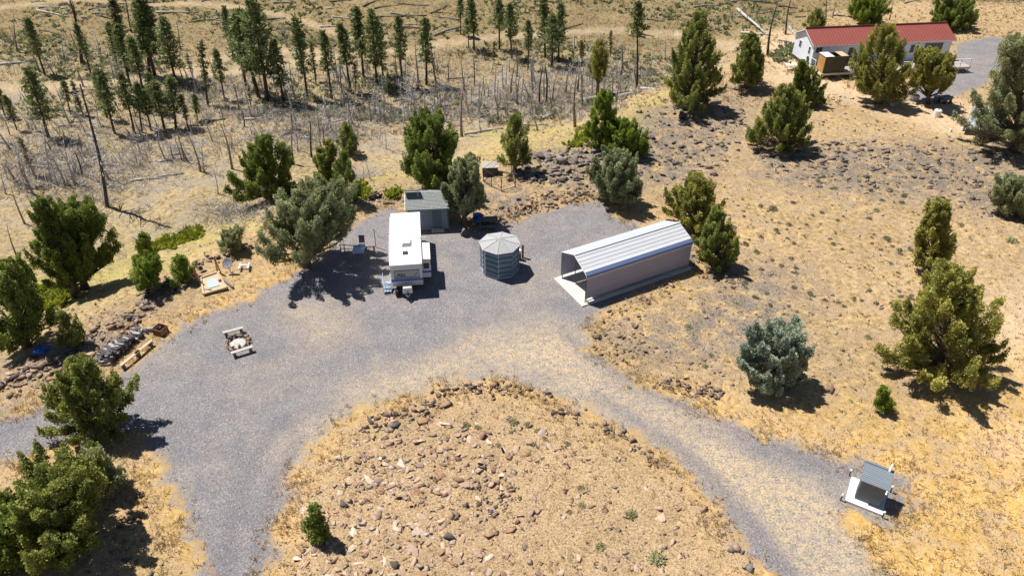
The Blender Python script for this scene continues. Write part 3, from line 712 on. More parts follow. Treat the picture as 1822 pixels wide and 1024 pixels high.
def region(P, lab):
    px, py = proj(P.x, P.y, P.z)
    hx = next(t for lim, t in ((100, 'at the left edge'), (210, 'near the big snag'), (330, 'left of the dark junipers'), (480, 'behind the dark junipers'), (640, 'behind the columnar juniper'), (760, 'behind the shed'),
        (880, 'behind the rounded dark juniper'), (1000, 'behind the egg-shaped juniper'), (1120, 'behind the pointed juniper'), (1260, 'behind the very tall juniper'), (1400, 'left of the house'), (9999, 'behind the house')) if px < lim)
    hy = next(t for lim, t in ((45, 'farthest up'), (105, 'high up'), (150, 'upper row'), (190, 'middle row'), (240, 'lower row'), (9999, 'lowest row')) if py < lim)
    return f'{lab} {hx}, {hy}'
SN_LOOK = ['grey twiggy', 'brown', 'charred', 'pale bushy']
def put_snag(P, H, var, lean, label, group, w=1.0):
    label = region(P, ('short ' if H < 3 else 'tall ' if H > 5.5 else '') + SN_LOOK[var % 4] + ' dead tree')
    if not SV[var][1]: o = SV[var][0]; SV[var][1] = True
    else: o = copy_tree(SV[var][0])
    s = H / 6; w = w * max(1.0, (6 / H) ** .65) * 1.15; o.location = P; o.scale = (s * w, s * w, s); o.rotation_euler = (random.gauss(0, .04), lean, 0); spin = random.uniform(0, 6.28)
    for ch in o.children: ch.rotation_euler = (0, 0, spin)
    setp(o, label, 'dead tree', group)
def gz(x, y): return float(ground_z(np.array([x]), np.array([y]))[0])
z1 = lambda a, b: (a / 3.012, b / 3.012); z2 = lambda a, b: (600 + a / 3.012, b / 3.012); z3 = lambda a, b: (1200 + a / 2.93, b / 2.93)
gsL, gsC, gsR, gsH = 'dead trees on the left of the burnt flat', 'dead trees on the burnt flat at centre', 'dead trees behind the house', 'dead trees on the upper hillside'
SN_LAB = {gsL: 'thin bare grey dead tree on the left of the burnt flat', gsC: 'thin bare dead tree on the burnt flat behind the junipers', gsR: 'bare dead trunk on the slope left of and behind the house', gsH: 'thin dead trunk on the dry upper hillside'}
SNAGS = [(z1(185, 940), z1(100, 720), 0, gsL), (z1(275, 975), z1(180, 640), 3, gsL), (z1(370, 890), z1(300, 700), 0, gsL), (z1(440, 945), z1(415, 800), 2, gsL), (z1(40, 960), z1(5, 800), 3, gsL),
 (z1(1245, 905), z1(1185, 620), 1, gsL), (z1(1075, 920), z1(1030, 700), 1, gsL), (z1(1095, 920), z1(1065, 760), 4, gsL), (z1(1575, 880), z1(1545, 650), 1, gsL), (z1(1595, 810), z1(1580, 620), 0, gsL), (z1(1670, 840), z1(1650, 640), 2, gsL),
 (z1(1310, 680), z1(1295, 570), 6, gsL), (z1(855, 755), z1(830, 620), 4, gsL), (z1(735, 875), z1(700, 750), 7, gsL), (z1(805, 810), z1(775, 720), 4, gsL), (z1(440, 345), z1(372, -10), 2, gsL), (z1(285, 390), z1(180, 190), 3, gsL),
 (z1(95, 280), z1(50, 60), 1, gsH), (z1(545, 325), z1(490, 150), 3, gsH), (z1(410, 115), z1(380, -10), 2, gsH), (z1(705, 175), z1(655, -10), 2, gsH), (z1(340, 320), z1(310, 180), 0, gsH), (z1(410, 600), z1(385, 450), 3, gsL), (z1(1350, 720), z1(1340, 640), 7, gsL),
 ((126, 224), (92, 150), 0, gsL), ((113, 400), (96, 330), 3, gsL), ((183, 408), (160, 335), 1, gsL), ((35, 470), (10, 400), 1, gsL), ((44, 398), (18, 330), 1, gsL), ((388, 345), (380, 290), 3, gsL), ((120, 330), (112, 300), 3, gsL), ((10, 345), (-5, 300), 0, gsL),
 (z2(668, 730), z2(662, 390), 1, gsC), (z2(540, 630), z2(520, 470), 4, gsC), (z2(575, 620), z2(568, 440), 8, gsC), (z2(915, 630), z2(910, 440), 1, gsC), (z2(955, 550), z2(970, 360), 4, gsC), (z2(1040, 550), z2(1045, 440), 7, gsC), (z2(1085, 555), z2(1085, 350), 2, gsC),
 (z2(1120, 550), z2(1120, 340), 2, gsC), (z2(1155, 540), z2(1158, 400), 6, gsC), (z2(1225, 500), z2(1225, 380), 5, gsC), (z2(1275, 680), z2(1272, 340), 1, gsC), (z2(1290, 490), z2(1305, 360), 6, gsC), (z2(810, 520), z2(810, 420), 8, gsC), (z2(435, 475), z2(435, 200), 4, gsC),
 (z2(262, 800), z2(250, 680), 3, gsC), (z2(175, 960), z2(165, 850), 3, gsC), (z2(730, 615), z2(700, 560), 1, gsC), (z2(500, 570), z2(490, 480), 0, gsC), (z2(140, 580), z2(135, 500), 8, gsC), (z2(195, 600), z2(188, 520), 8, gsC), (z2(1605, 470), z2(1600, 330), 5, gsC), (z2(1680, 380), z2(1690, 280), 4, gsC), (z2(1755, 320), z2(1765, 180), 8, gsC),
 (z2(1500, 420), z2(1495, 290), 0, gsC), (z2(375, 460), z2(372, 330), 3, gsC),
 (z3(485, 290), z3(530, 30), 2, gsR), (z3(580, 180), z3(605, -5), 2, gsR), (z3(825, 95), z3(840, -5), 1, gsR), (z3(790, 100), z3(800, -5), 2, gsR), (z3(360, 165), z3(358, 105), 6, gsR), (z3(1120, 105), z3(1142, -8), 1, gsR), (z3(300, 110), z3(310, 40), 1, gsR)]
for f_, t_, v_, g_ in SNAGS:
    P = at(*f_); P.z = gz(P.x, P.y) - .05; H = h_from_top(P, t_[1]); qx = proj(P.x, P.y, P.z + H)[0]
    put_snag(P, H, v_, max(-.3, min(.3, math.atan2((t_[0] - qx) * depth_of(P.x, P.y, P.z + H) / FPX, H))), SN_LAB[g_], g_, 1.25 if H > 5 else 1.0)
cnt = 0
while cnt < 215:
    px, py = (random.uniform(-10, 1180), random.uniform(60 if cnt > 160 else 135, 345)) if cnt % 2 else (random.uniform(480, 1200), random.uniform(120, 240))
    if py > 360 - .12 * px: continue
    P = at(px, py)
    if poly_sd(VALLEY, np.array([P.x]), np.array([P.y]))[0] < 5: continue
    P.z = gz(P.x, P.y) - .05; g_ = gsL if px < 560 else gsC
    put_snag(P, random.uniform(1.8, 5.6), random.choice([0, 3, 4, 7, 8, 11, 1, 5, 1, 5, 9]), random.gauss(0, .07), SN_LAB[g_], g_, random.uniform(.9, 1.5)); cnt += 1
# the big branched snag
P = at(191, 368); P.z = gz(P.x, P.y); H = h_from_top(P, 145)
tm, bm_ = snag_mesh(777, H, 64, .21, 2.3, True)
rt = empty('dead_tree', P, 0, 'largest dead tree with dark trunk and bleached crooked branches at left', 'dead tree')
link_mesh('trunk', tm, M['charred'], rt); setp(link_mesh('branches', bm_, M['deadgrey'], rt), kind='stuff'); qx = proj(P.x, P.y, P.z + H)[0]; rt.rotation_euler = (0, math.atan2((150 - qx) * depth_of(P.x, P.y, P.z + H) / FPX, H), 0)

for rt, used in SV + PV:
    if not used:
        for ch in list(rt.children): bpy.data.objects.remove(ch)
        bpy.data.objects.remove(rt)
def log_mesh(seed, L=6.0, r0=.16, nb=5):
    rr = random.Random(seed); tb = MB()
    tb.tube([(L * (i / 5 - .5), .08 * math.sin(i * 1.1 + seed), r0 * .8 + .03 * math.sin(i)) for i in range(6)], [r0 * (1 - .11 * i) for i in range(6)], 7)
    for i in range(nb):
        x = L * rr.uniform(-.3, .5); az = rr.uniform(.2, 2.9); l_ = rr.uniform(.3, .9)
        tb.tube([(x, 0, r0), (x + .3 * l_, math.cos(az) * l_, r0 + math.sin(az) * l_)], [r0 * .25, .012], 4, False)
    return tb.mesh('fallen_log', True)
LOGM = [log_mesh(500 + i, 6, [.16, .13, .19, .15][i % 4], [3, 9, 2, 6][i % 4]) for i in range(6)]
for i, me in enumerate(LOGM): me.materials.append(M[['deadgrey', 'deadgrey', 'deadbrown', 'charred', 'deadgrey', 'deadbrown'][i]])
def put_log(a, b, var, label, group, fat=1.0):
    A_, B_ = at(*a), at(*b)
    if fat <= 1.0: label = region((A_ + B_) / 2, ('long ' if (B_ - A_).length > 6 else 'short ' if (B_ - A_).length < 2.6 else '') + ['bleached', 'bleached', 'brown', 'charred', 'bleached', 'brown'][var] + ' fallen log'); A_.z = gz(A_.x, A_.y); B_.z = gz(B_.x, B_.y)
    d = B_ - A_; L = d.length
    o = link_mesh('fallen_log', LOGM[var]); o.location = (A_ + B_) / 2
    f_ = fat * (.8 + .06 * L)
    o.scale = (L / 6, f_, f_); o.rotation_euler = (0, -math.asin(max(-1, min(1, d.z / max(L, .01)))), math.atan2(d.y, d.x))
    setp(o, label, 'fallen log', group)
gl = 'fallen logs on the upper hillside'; gf_ = 'fallen logs on the burnt flat'; gr_ = 'fallen logs left of the house'
LOGS = [(z1(200, 60), z1(370, 95), 0, gl), (z1(840, 70), z1(1065, 70), 0, gl), (z1(490, 75), z1(610, 70), 4, gl), (z1(1040, 122), z1(1180, 100), 3, gl), (z1(1420, 112), z1(1530, 98), 3, gl), (z1(320, 675), z1(412, 676), 0, gf_), (z1(0, 350), z1(200, 330), 4, gl), (z1(210, 40), z1(400, 45), 1, gl),
 (z1(850, 870), z1(1005, 850), 0, gf_), (z1(700, 970), z1(900, 955), 1, gf_), (z1(800, 960), z1(985, 930), 1, gf_), (z1(1060, 660), z1(1210, 640), 2, gf_), (z1(1310, 645), z1(1420, 635), 4, gf_), (z1(190, 1010), z1(300, 985), 2, gf_), (z1(910, 830), z1(1020, 825), 1, gf_),
 (z2(210, 90), z2(320, 90), 5, gl), (z2(500, 75), z2(595, 32), 5, gl), (z2(330, 92), z2(480, 85), 3, gl), (z2(520, 195), z2(660, 145), 2, gl), (z2(140, 40), z2(240, -5), 3, gl), (z2(350, 150), z2(450, 152), 3, gl), (z2(200, 50), z2(330, 30), 3, gl), (z2(660, 110), z2(510, 90), 5, gl), (z2(920, 35), z2(985, 10), 2, gl),
 (z2(680, 722), z2(890, 690), 0, gf_), (z2(1100, 640), z2(1170, 602), 4, gf_), (z2(590, 425), z2(740, 415), 5, gf_), (z2(300, 545), z2(380, 535), 2, gf_), (z2(980, 670), z2(1130, 670), 1, gf_), (z2(1650, 205), z2(1560, 190), 2, gf_), (z2(1200, 260), z2(1290, 262), 5, gf_),
 (z3(330, 55), z3(470, 180), 0, gr_), (z3(345, 175), z3(500, 185), 4, gr_), (z3(400, 10), z3(530, 20), 3, gr_), (z3(540, 35), z3(640, 45), 3, gr_), (z3(600, 145), z3(630, 200), 0, gr_), (z3(540, 210), z3(650, 232), 0, gr_), (z3(440, 75), z3(510, 62), 5, gr_), (z3(1200, 20), z3(1290, 0), 5, gr_), (z3(100, 40), z3(240, 30), 2, gr_), (z3(830, 85), z3(920, 90), 3, gr_)]
LL = {gl: 'weathered log lying on the dry upper hillside', gf_: 'bleached fallen log on the burnt flat', gr_: 'fallen dead log on the slope left of the house'}
for a, b, v_, g_ in LOGS: put_log(a, b, v_, LL[g_], g_)
put_log(z2(1315, 545), z2(1555, 492), 0, 'thick grey fallen trunk at the edge of the rimrock below the tall half bare pine', gf_, 1.5)
put_log(z2(1510, 525), z2(1635, 488), 4, 'thick grey trunk end lying over the longer one at the rimrock edge', gf_, 1.6)
put_log(z2(1630, 478), z2(1730, 488), 0, 'short pale trunk lying right of the thick ones at the rimrock edge', gf_, 1.2)
for i in range(105):
    px, py = random.uniform(0, 1420), random.uniform(-5, 60)
    if i > 65: px, py = random.uniform(0, 1100), random.uniform(190, 330)
    a = random.gauss(0, .35); L = random.uniform(14, 42)
    g_ = gl if py < 100 else gf_
    if py > 100 and py > 330 - .12 * px: continue
    put_log((px, py), (px + L, py - L * math.sin(a) * .45), random.choice([0, 1, 2, 3, 3, 5]), LL[g_], g_, .8)

# ------------------------------------------------------------------ rocks
FAM = {'pale': (.56, .46, .375), 'pink': (.45, .325, .25), 'tan': (.47, .37, .27), 'brown': (.25, .185, .145), 'dark': (.115, .098, .092), 'grey': (.225, .20, .185), 'rust': (.32, .195, .125)}
def ico():
    t = (1 + 5 ** .5) / 2
    v = np.array([(-1, t, 0), (1, t, 0), (-1, -t, 0), (1, -t, 0), (0, -1, t), (0, 1, t), (0, -1, -t), (0, 1, -t), (t, 0, -1), (t, 0, 1), (-t, 0, -1), (-t, 0, 1)], float)
    f = np.array([(0, 11, 5), (0, 5, 1), (0, 1, 7), (0, 7, 10), (0, 10, 11), (1, 5, 9), (5, 11, 4), (11, 10, 2), (10, 7, 6), (7, 1, 8), (3, 9, 4), (3, 4, 2), (3, 2, 6), (3, 6, 8), (3, 8, 9), (4, 9, 5), (2, 4, 11), (6, 2, 10), (8, 6, 7), (9, 8, 1)])
    return unit(v), f
IV, IF = ico()
def subdiv(v, f):
    v = list(map(tuple, v)); c = {}; nf = []
    def mid(a, b):
        k = (min(a, b), max(a, b))
        if k not in c: q = unit((np.array(v[a]) + np.array(v[b])) / 2); c[k] = len(v); v.append(tuple(q))
        return c[k]
    for a, b, d in f: ab, bd, da = mid(a, b), mid(b, d), mid(d, a); nf += [(a, ab, da), (b, bd, ab), (d, da, bd), (ab, bd, da)]
    return np.array(v), np.array(nf)
IV2, IF2 = subdiv(IV, IF)
def hull_mesh(r, npts=13, flat_top=True):
    import bmesh
    bm = bmesh.new()
    q = r.uniform(-1, 1, (npts, 3)); q = q / np.maximum(np.abs(q).max(1, keepdims=True), .55) * r.uniform(.7, 1.0, (npts, 1))
    q = q * np.array([1.0, r.uniform(.55, .95), r.uniform(.6, .95)])
    sh = r.normal(0, .25, 2); q[:, 2] += sh[0] * q[:, 0] + sh[1] * q[:, 1]
    for p_ in q: bm.verts.new(p_)
    res = bmesh.ops.convex_hull(bm, input=bm.verts)
    bmesh.ops.delete(bm, geom=list({g for g in res['geom_interior'] + res['geom_unused'] if isinstance(g, bmesh.types.BMVert)}), context='VERTS')
    bmesh.ops.triangulate(bm, faces=bm.faces); bm.verts.index_update()
    v = np.array([tuple(p_.co) for p_ in bm.verts]); f = np.array([[w.index for w in fc.verts] for fc in bm.faces]); bm.free()
    return v, f
def chip(v, r, k=7):                                  # cut the ball with random planes: angular stone
    v = v.copy()
    for _ in range(k):
        nrm = unit(r.normal(size=3)); d = r.uniform(.45, .85); s = v @ nrm
        v = v - np.where(s > d, s - d, 0)[:, None] * nrm[None]
    return v * r.uniform(.7, 1.25, 3)[None]
ROCKM = {}
for fam, c in FAM.items():
    ROCKM[fam] = []
    for i in range(7):
        v, f = hull_mesh(rng, random.choice([7, 8, 9, 11])); me = np_mesh('rock_' + fam, v, f, np.tile(np.array(c)[None], (len(f), 1))); me.materials.append(M['rock']); ROCKM[fam].append(me)
CAND = []                                            # (x, y, size, flatness, family, zone)
def scatter_line(pts, width, nn, smin, smax, fams, zone, flat_=.7, power=2.0):
    Q = [at(*q) for q in pts]; seg = [(Q[i + 1] - Q[i]).length for i in range(len(Q) - 1)]; tot = sum(seg)
    for _ in range(nn):
        d = random.uniform(0, tot); i = 0
        while i < len(seg) - 1 and d > seg[i]: d -= seg[i]; i += 1
        q = Q[i].lerp(Q[i + 1], d / max(seg[i], .01)); nn_ = Vector((-(Q[i + 1] - Q[i]).y, (Q[i + 1] - Q[i]).x)).normalized()
        o = random.gauss(0, width / 2.4)
        CAND.append((q.x + nn_.x * o, q.y + nn_.y * o, .80 * (smin + (smax - smin) * random.random() ** (power + .4)), flat_, random.choice(fams), zone))
def scatter_poly(pts, nn, smin, smax, fams, zone, flat_=.6, power=3.0, dens=None):
    Q = POLY(pts); xs = [q[0] for q in Q]; ys = [q[1] for q in Q]; k = 0
    XX = rng.uniform(min(xs), max(xs), nn * 30); YY = rng.uniform(min(ys), max(ys), nn * 30); ok = poly_sd(Q, XX, YY) > 0
    for x, y in zip(XX[ok].tolist(), YY[ok].tolist()):
        if k >= nn: break
        if dens and random.random() > dens(*proj(x, y, 0)): continue
        CAND.append((x, y, .64 * (smin + (smax - smin) * random.random() ** (power + .4)), flat_, random.choice(fams), zone)); k += 1
zI, zB, zP, zR, zL, zW, zH, zS, zC = range(9)
ZL = {zI: ('pinkish brown rock lying in the dry grass of the stony island', 'rocks on the stony island'), zB: ('brown rock set along the curved edge of the stony island', 'rocks edging the stony island'),
      zP: ('brown rubble rock on the bank behind the gravel pad', 'rubble rocks behind the gravel pad'), zR: ('dark grey basalt rock on the rimrock by the bright green junipers', 'basalt rocks on the rimrock'),
      zL: ('rock of the rough border along the left slope near the woodpile', 'rocks of the left border'), zW: ('dark basalt rock on the slope below the red roofed house', 'basalt rocks below the house'),
      zH: ('brown rock on the dry slope right of the drive', 'rocks on the right slope'), zS: ('rock in the pile beside the curve of the drive', 'rock piles beside the drive'), zC: ('rock beside the carport slab', 'rocks by the carport')}
bd = ['brown', 'brown', 'rust', 'grey', 'dark']
isl_d = lambda px, py: max(.30, min(1, (1060 - px) / 330)) * (1 if py > 740 else .4)
scatter_poly([(650, 755), (800, 715), (960, 720), (1130, 800), (1230, 930), (1290, 1060), (515, 1060), (545, 900), (590, 820)], 1900, .07, .62, ['pink', 'pink', 'pale', 'tan', 'tan', 'brown', 'rust', 'rust'], zI, .40, 2.5, isl_d)
scatter_poly([(650, 775), (800, 730), (900, 800), (900, 1060), (515, 1060), (545, 900), (590, 820)], 130, .30, .80, ['pale', 'pale', 'pink'], zI, .16, 1.6)
scatter_poly([(840, 855), (900, 845), (930, 880), (905, 920), (850, 912)], 70, .12, .42, bd + ['dark'], zI, .75, 1.3)
scatter_line([(655, 752), (720, 738), (762, 722), (788, 700), (850, 688), (930, 692), (955, 708)], 1.0, 150, .10, .48, bd + ['pink'], zB, .75, 1.5)
scatter_line([(850, 690), (935, 698)], .7, 60, .10, .30, bd, zB, .75)
scatter_line([(955, 708), (1005, 735), (1060, 758), (1105, 772), (1150, 802), (1172, 832)], .7, 85, .10, .42, bd + ['rust', 'pink'], zB, .75, 1.5)
scatter_line([(1172, 832), (1230, 905), (1300, 965), (1340, 1015)], .9, 40, .08, .40, ['pink', 'tan', 'brown'], zB, .6)
scatter_line([(838, 405), (880, 392), (935, 372), (1000, 352), (1075, 340)], 2.6, 420, .10, .50, bd + ['rust'], zP, .75, 1.8)
scatter_line([(605, 358), (660, 352), (715, 345)], 1.8, 130, .12, .55, ['pink', 'tan', 'brown', 'rust'], zP, .6, 1.6)
scatter_poly([(935, 275), (1060, 255), (1110, 290), (1060, 325), (960, 325), (915, 330)], 420, .15, 1.2, ['grey', 'grey', 'dark', 'grey'], zR, .55, 2.4)
scatter_poly([(1130, 200), (1320, 170), (1335, 250), (1250, 330), (1150, 330), (1100, 290)], 520, .10, .9, ['grey', 'grey', 'dark', 'brown'], zR, .55, 2.8)
scatter_line([(1205, 300), (1260, 262), (1310, 235)], .6, 40, .1, .4, ['grey', 'dark'], zR, .7)
scatter_poly([(1340, 270), (1420, 250), (1822, 270), (1822, 400), (1640, 355), (1490, 340), (1360, 320)], 1300, .08, .85, ['grey', 'dark', 'dark', 'brown'], zW, .5, 2.8)
scatter_poly([(1380, 165), (1520, 170), (1600, 230), (1700, 240), (1720, 290), (1480, 270)], 240, .08, .6, ['grey', 'dark', 'brown'], zW, .6, 2.6)
scatter_line([(170, 645), (215, 600), (255, 545), (290, 512), (315, 500)], 1.3, 190, .12, .60, bd + ['grey', 'pink'], zL, .7, 1.6)
scatter_line([(140, 610), (200, 575), (232, 562)], 1.3, 70, .12, .5, bd + ['pink'], zL, .7)
scatter_line([(-10, 690), (60, 660), (110, 640), (165, 628)], 2.2, 190, .12, .65, ['rust', 'pink', 'brown', 'dark'], zL, .7, 1.6)
scatter_line([(340, 478), (385, 458), (430, 444), (462, 428)], 1.0, 85, .10, .45, ['grey', 'grey', 'brown', 'dark'], zL, .65)
scatter_poly([(190, 870), (270, 860), (250, 940), (300, 1024), (180, 1040), (200, 960)], 110, .08, .48, ['pink', 'brown', 'grey', 'dark'], zL, .65, 2)
scatter_line([(1225, 455), (1270, 490), (1320, 500)], 1.6, 120, .08, .42, bd + ['grey'], zC, .7)
scatter_line([(1062, 560), (1100, 545), (1140, 535), (1200, 505)], .7, 26, .10, .45, ['grey', 'brown', 'tan'], zC, .7, 1.3)
scatter_poly([(1045, 590), (1085, 560), (1150, 560), (1160, 640), (1110, 660), (1050, 620)], 130, .07, .5, ['brown', 'rust', 'grey', 'dark'], zS, .65, 2.2)
scatter_line([(1165, 678), (1200, 688), (1240, 698), (1285, 704)], 1.0, 110, .12, .42, ['brown', 'pink', 'rust', 'grey'], zS, .75, 1.4)
scatter_poly([(1060, 560), (1250, 500), (1450, 470), (1600, 560), (1540, 700), (1300, 700), (1100, 660)], 750, .05, .40, ['brown', 'grey', 'dark', 'pink', 'rust'], zH, .6, 3.2)
scatter_poly([(1280, 320), (1822, 380), (1822, 760), (1700, 740), (1560, 480), (1350, 420)], 420, .05, .32, ['brown', 'grey', 'dark', 'tan'], zH, .55, 3.2)
scatter_poly([(1400, 800), (1822, 700), (1822, 1024), (1450, 1024)], 60, .05, .25, ['tan', 'pink', 'grey'], zH, .5, 3)
for (px, py, s, fam, zn) in [(658, 750, .62, 'dark', zB), (706, 756, .50, 'dark', zB), (792, 722, .55, 'brown', zB), (985, 735, .42, 'dark', zB), (616, 812, .42, 'grey', zI), (612, 895, .52, 'dark', zI), (705, 885, .45, 'dark', zI), (802, 957, .50, 'dark', zI),
        (645, 935, .5, 'dark', zI), (700, 1008, .5, 'dark', zI), (675, 855, .48, 'grey', zI), (988, 1002, .42, 'rust', zI), (862, 828, .42, 'grey', zI), (1270, 700, .42, 'rust', zS), (1060, 600, .40, 'grey', zS), (1030, 275, 1.1, 'dark', zR), (1000, 290, 1.3, 'grey', zR), (965, 280, 1.0, 'dark', zR),
        (1335, 1010, .45, 'grey', zB), (1312, 975, .42, 'pink', zB), (1478, 697, .55, 'rust', zH), (1372, 372, .5, 'tan', zH), (672, 352, 1.3, 'grey', zP), (1215, 210, 1.2, 'dark', zR)]:
    P = at(px, py); CAND.append((P.x, P.y, s * .82, .8, fam, zn))
cx = np.array([c[0] for c in CAND]); cy = np.array([c[1] for c in CAND])
keep = (attr_at(gmax, cx, cy) < .25)
czz = ground_z(cx, cy)
order = sorted([i for i in range(len(CAND)) if keep[i]], key=lambda i: -CAND[i][2] / depth_of(cx[i], cy[i], czz[i]))
FN = {'pale': 'flat pale', 'pink': 'pinkish', 'tan': 'pale tan', 'brown': 'brown', 'dark': 'blackish', 'grey': 'grey', 'rust': 'rusty brown'}
ZN = {zI: 'on the stony island', zB: 'in the edge of the stony island', zP: 'in the rubble behind the pad', zR: 'on the rimrock', zL: 'in the left border',
      zW: 'on the slope below the house', zH: 'on the dry slope right of the drive', zS: 'in the rock piles beside the drive', zC: 'near the carport slab'}
ZQ = {zI: (620, 780, 850, 890, 960), zB: (720, 860, 1000, 720, 800), zP: (700, 880, 980, 360, 385), zR: (980, 1090, 1200, 240, 290), zL: (90, 190, 260, 560, 660), zW: (1450, 1560, 1680, 260, 320), zH: (1250, 1400, 1550, 480, 620), zS: (1080, 1180, 1230, 620, 690), zC: (1120, 1200, 1250, 480, 530)}
def rock_label(x, y, z, s, fam, zn, sc):
    px, py = proj(x, y, z); a, b, c, u, w = ZQ[zn]
    hx = 'far left part' if px < a else 'left part' if px < b else 'right part' if px < c else 'far right part'
    hy = 'upper' if py < u else 'middle' if py < w else 'lower'
    sz = 'biggest' if s > .42 else 'large' if s > .34 else 'medium' if s > .24 else 'small'
    sh = sc.x / sc.y; sz += ' long' if sh > 1.25 else ' squat' if sc.z / s < .5 else ' rounded' if sh < .95 else ''
    return f'{sz} {FN[fam]} rock {ZN[zn]}, {hy} {hx}'
inview = lambda i: (-10 < proj(cx[i], cy[i], 0)[0] < 1832) and (-10 < proj(cx[i], cy[i], 0)[1] < 1034)
big = [i for i in order if inview(i)][:292]; bigset = set(big)
for i in big:
    x, y, s, fl, fam, zn = CAND[i]
    o = link_mesh('rock', random.choice(ROCKM[fam])); f2 = fl * random.uniform(.7, 1.15)
    o.scale = (s * random.uniform(.8, 1.2), s * random.uniform(.7, 1.1), s * f2); o.location = (x, y, czz[i] + s * f2 * (.08 if zn in (zI, zH, zW) else .38))
    o.rotation_euler = (random.gauss(0, .25), random.gauss(0, .25), random.uniform(0, 6.28))
    setp(o, rock_label(x, y, czz[i], s, fam, zn, o.scale), 'rock', ZL[zn][1])
def stone_mass(name, items, label, kd='stuff'):
    vs, fs, cs = [], [], []
    variants = [hull_mesh(rng, 7) for _ in range(22)]; nv = 0
    for k, (x, y, z, s, fl, c) in enumerate(items):
        a = random.uniform(0, 6.28); ca, sa = math.cos(a), math.sin(a); v, ff = variants[k % 22]
        w = np.stack([(v[:, 0] * ca - v[:, 1] * sa) * s + x, (v[:, 0] * sa + v[:, 1] * ca) * s * .85 + y, v[:, 2] * s * fl + z + s * fl * .10], 1)
        fs.append(ff + nv); nv += len(v); vs.append(w); cs.append(np.tile(np.array(c)[None] * random.uniform(.75, 1.25), (len(ff), 1)))
    o = link_mesh(name, np_mesh(name, np.concatenate(vs), np.concatenate(fs), np.concatenate(cs)), M['rock'])
    return setp(o, label, None, None, kd)
items = [(cx[i], cy[i], czz[i] + (0 if CAND[i][5] in (zI, zH, zW) else .22 * CAND[i][2] * CAND[i][3]), CAND[i][2], CAND[i][3], FAM[CAND[i][4]]) for i in order if i not in bigset]
# pebbles all over the dry ground
def rand_view(nn, y0, y1, pw=1.0):
    y = y0 + (y1 - y0) * rng.random(nn) ** pw; hw = (y * CS + CH * SN) * 911 / FPX + 2
    return (rng.random(nn) * 2 - 1) * hw, y
px_, py_ = rand_view(36000, 17, 95)
gm = attr_at(gmax, px_, py_); gr = attr_at(grey, px_, py_); go = attr_at(gold, px_, py_); il = attr_at(isl, px_, py_); bu = attr_at(burnt, px_, py_)
pk = (gm < -.3) & (rng.random(len(px_)) < .18 + .55 * gr + .6 * il - .12 * go) & (bu < .6)
zz = ground_z(px_, py_); fl_ = [FAM[q] for q in ('pink', 'tan', 'brown', 'dark', 'grey', 'rust')]
for x, y, z, g_, i_ in zip(px_[pk], py_[pk], zz[pk], gr[pk], il[pk]):
    c = random.choice(fl_[:3] if i_ > .5 else (fl_[2:6] if g_ > .4 else fl_[1:5]))
    items.append((x, y, z, .035 + .10 * random.random() ** 2.5, .6, c))
stone_mass('small_stones', items, 'small stones and rubble scattered over the dry ground')

# ------------------------------------------------------------------ grass, brush, shrubs
def tufts(name, x, y, z, size, tint, mat, label, k=6, spread=.5, wd=.10, up=1.0):
    nT = len(x)
    P_ = np.repeat(np.stack([x, y, z], 1), k, 0); s_ = np.repeat(size, k) * rng.uniform(.6, 1.2, nT * k)
    d = unit(np.concatenate([rng.normal(0, spread, (nT * k, 2)), np.full((nT * k, 1), up)], 1) + rng.normal(0, .12, (nT * k, 3)))
    P_ = P_ + np.concatenate([rng.normal(0, .22, (nT * k, 2)) * s_[:, None], np.zeros((nT * k, 1))], 1)
    P_[:, 2] -= .02
    v, f = kites(P_, d, s_, wd, rng)
    t = np.clip(np.repeat(tint, k) + rng.normal(0, .10, nT * k), 0, 1)
    return setp(link_mesh(name, np_mesh(name, v, f, t), mat), label, None, None, 'stuff')
x, y = rand_view(125000, 17, 88, 1.1)
gm = attr_at(gmax, x, y)
k_ = (gm < -.15) | ((gm < 1.2) & (rng.random(len(x)) < .12))
nzv = .5 + .5 * np.sin(x * .5 + 2 * np.sin(y * .4)) * np.sin(y * .6 + 1.5 * np.sin(x * .3))
k_ &= rng.random(len(x)) < (.15 + .55 * nzv) * (.55 + .6 * attr_at(gold, x, y))
x, y = x[k_], y[k_]
go = attr_at(gold, x, y)
tufts('dry_grass', x, y, ground_z(x, y), rng.uniform(.06, .17, len(x)) * (.8 + .5 * go), rng.uniform(.25, 1.0, len(x)) - .15 * go, FOL['h'], 'dry yellow grass growing over the stony ground', 4, 1.3, .16)
x, y = rand_view(15000, 17, 80, 1.1)
gm = attr_at(gmax, x, y); k_ = (gm < -.2) & (rng.random(len(x)) < .22 + .5 * attr_at(gold, x, y)); x, y = x[k_], y[k_]
x2, y2 = rand_view(90000, 17, 70, 1.1); g2 = attr_at(gmax, x2, y2); k_ = (g2 > -1.9) & (g2 < .9) & (np.sin(x2 * 1.3 + 2 * np.sin(y2 * .9)) + rng.normal(0, .8, len(x2)) > .35) & (rng.random(len(x2)) < np.clip(1.1 - np.abs(g2 + .5) / 1.6, 0, 1)); x = np.concatenate([x, x2[k_]]); y = np.concatenate([y, y2[k_]])
tufts('grass_clumps', x, y, ground_z(x, y), rng.uniform(.14, .34, len(x)), rng.uniform(.1, .75, len(x)), FOL['h'], 'taller clumps of dry grass along the drive and in the meadow', 8, .6, .07)
x, y = rand_view(16000, 84, 165)
k_ = attr_at(track, x, y) < .3; k_ &= attr_at(gmax, x, y) < -.3; x, y = x[k_], y[k_]
tufts('hillside_grass', x, y, ground_z(x, y), rng.uniform(.2, .5, len(x)), rng.uniform(.0, .65, len(x)), FOL['h'], 'dry bleached grass on the burnt flat and hillside', 6, .8, .13)
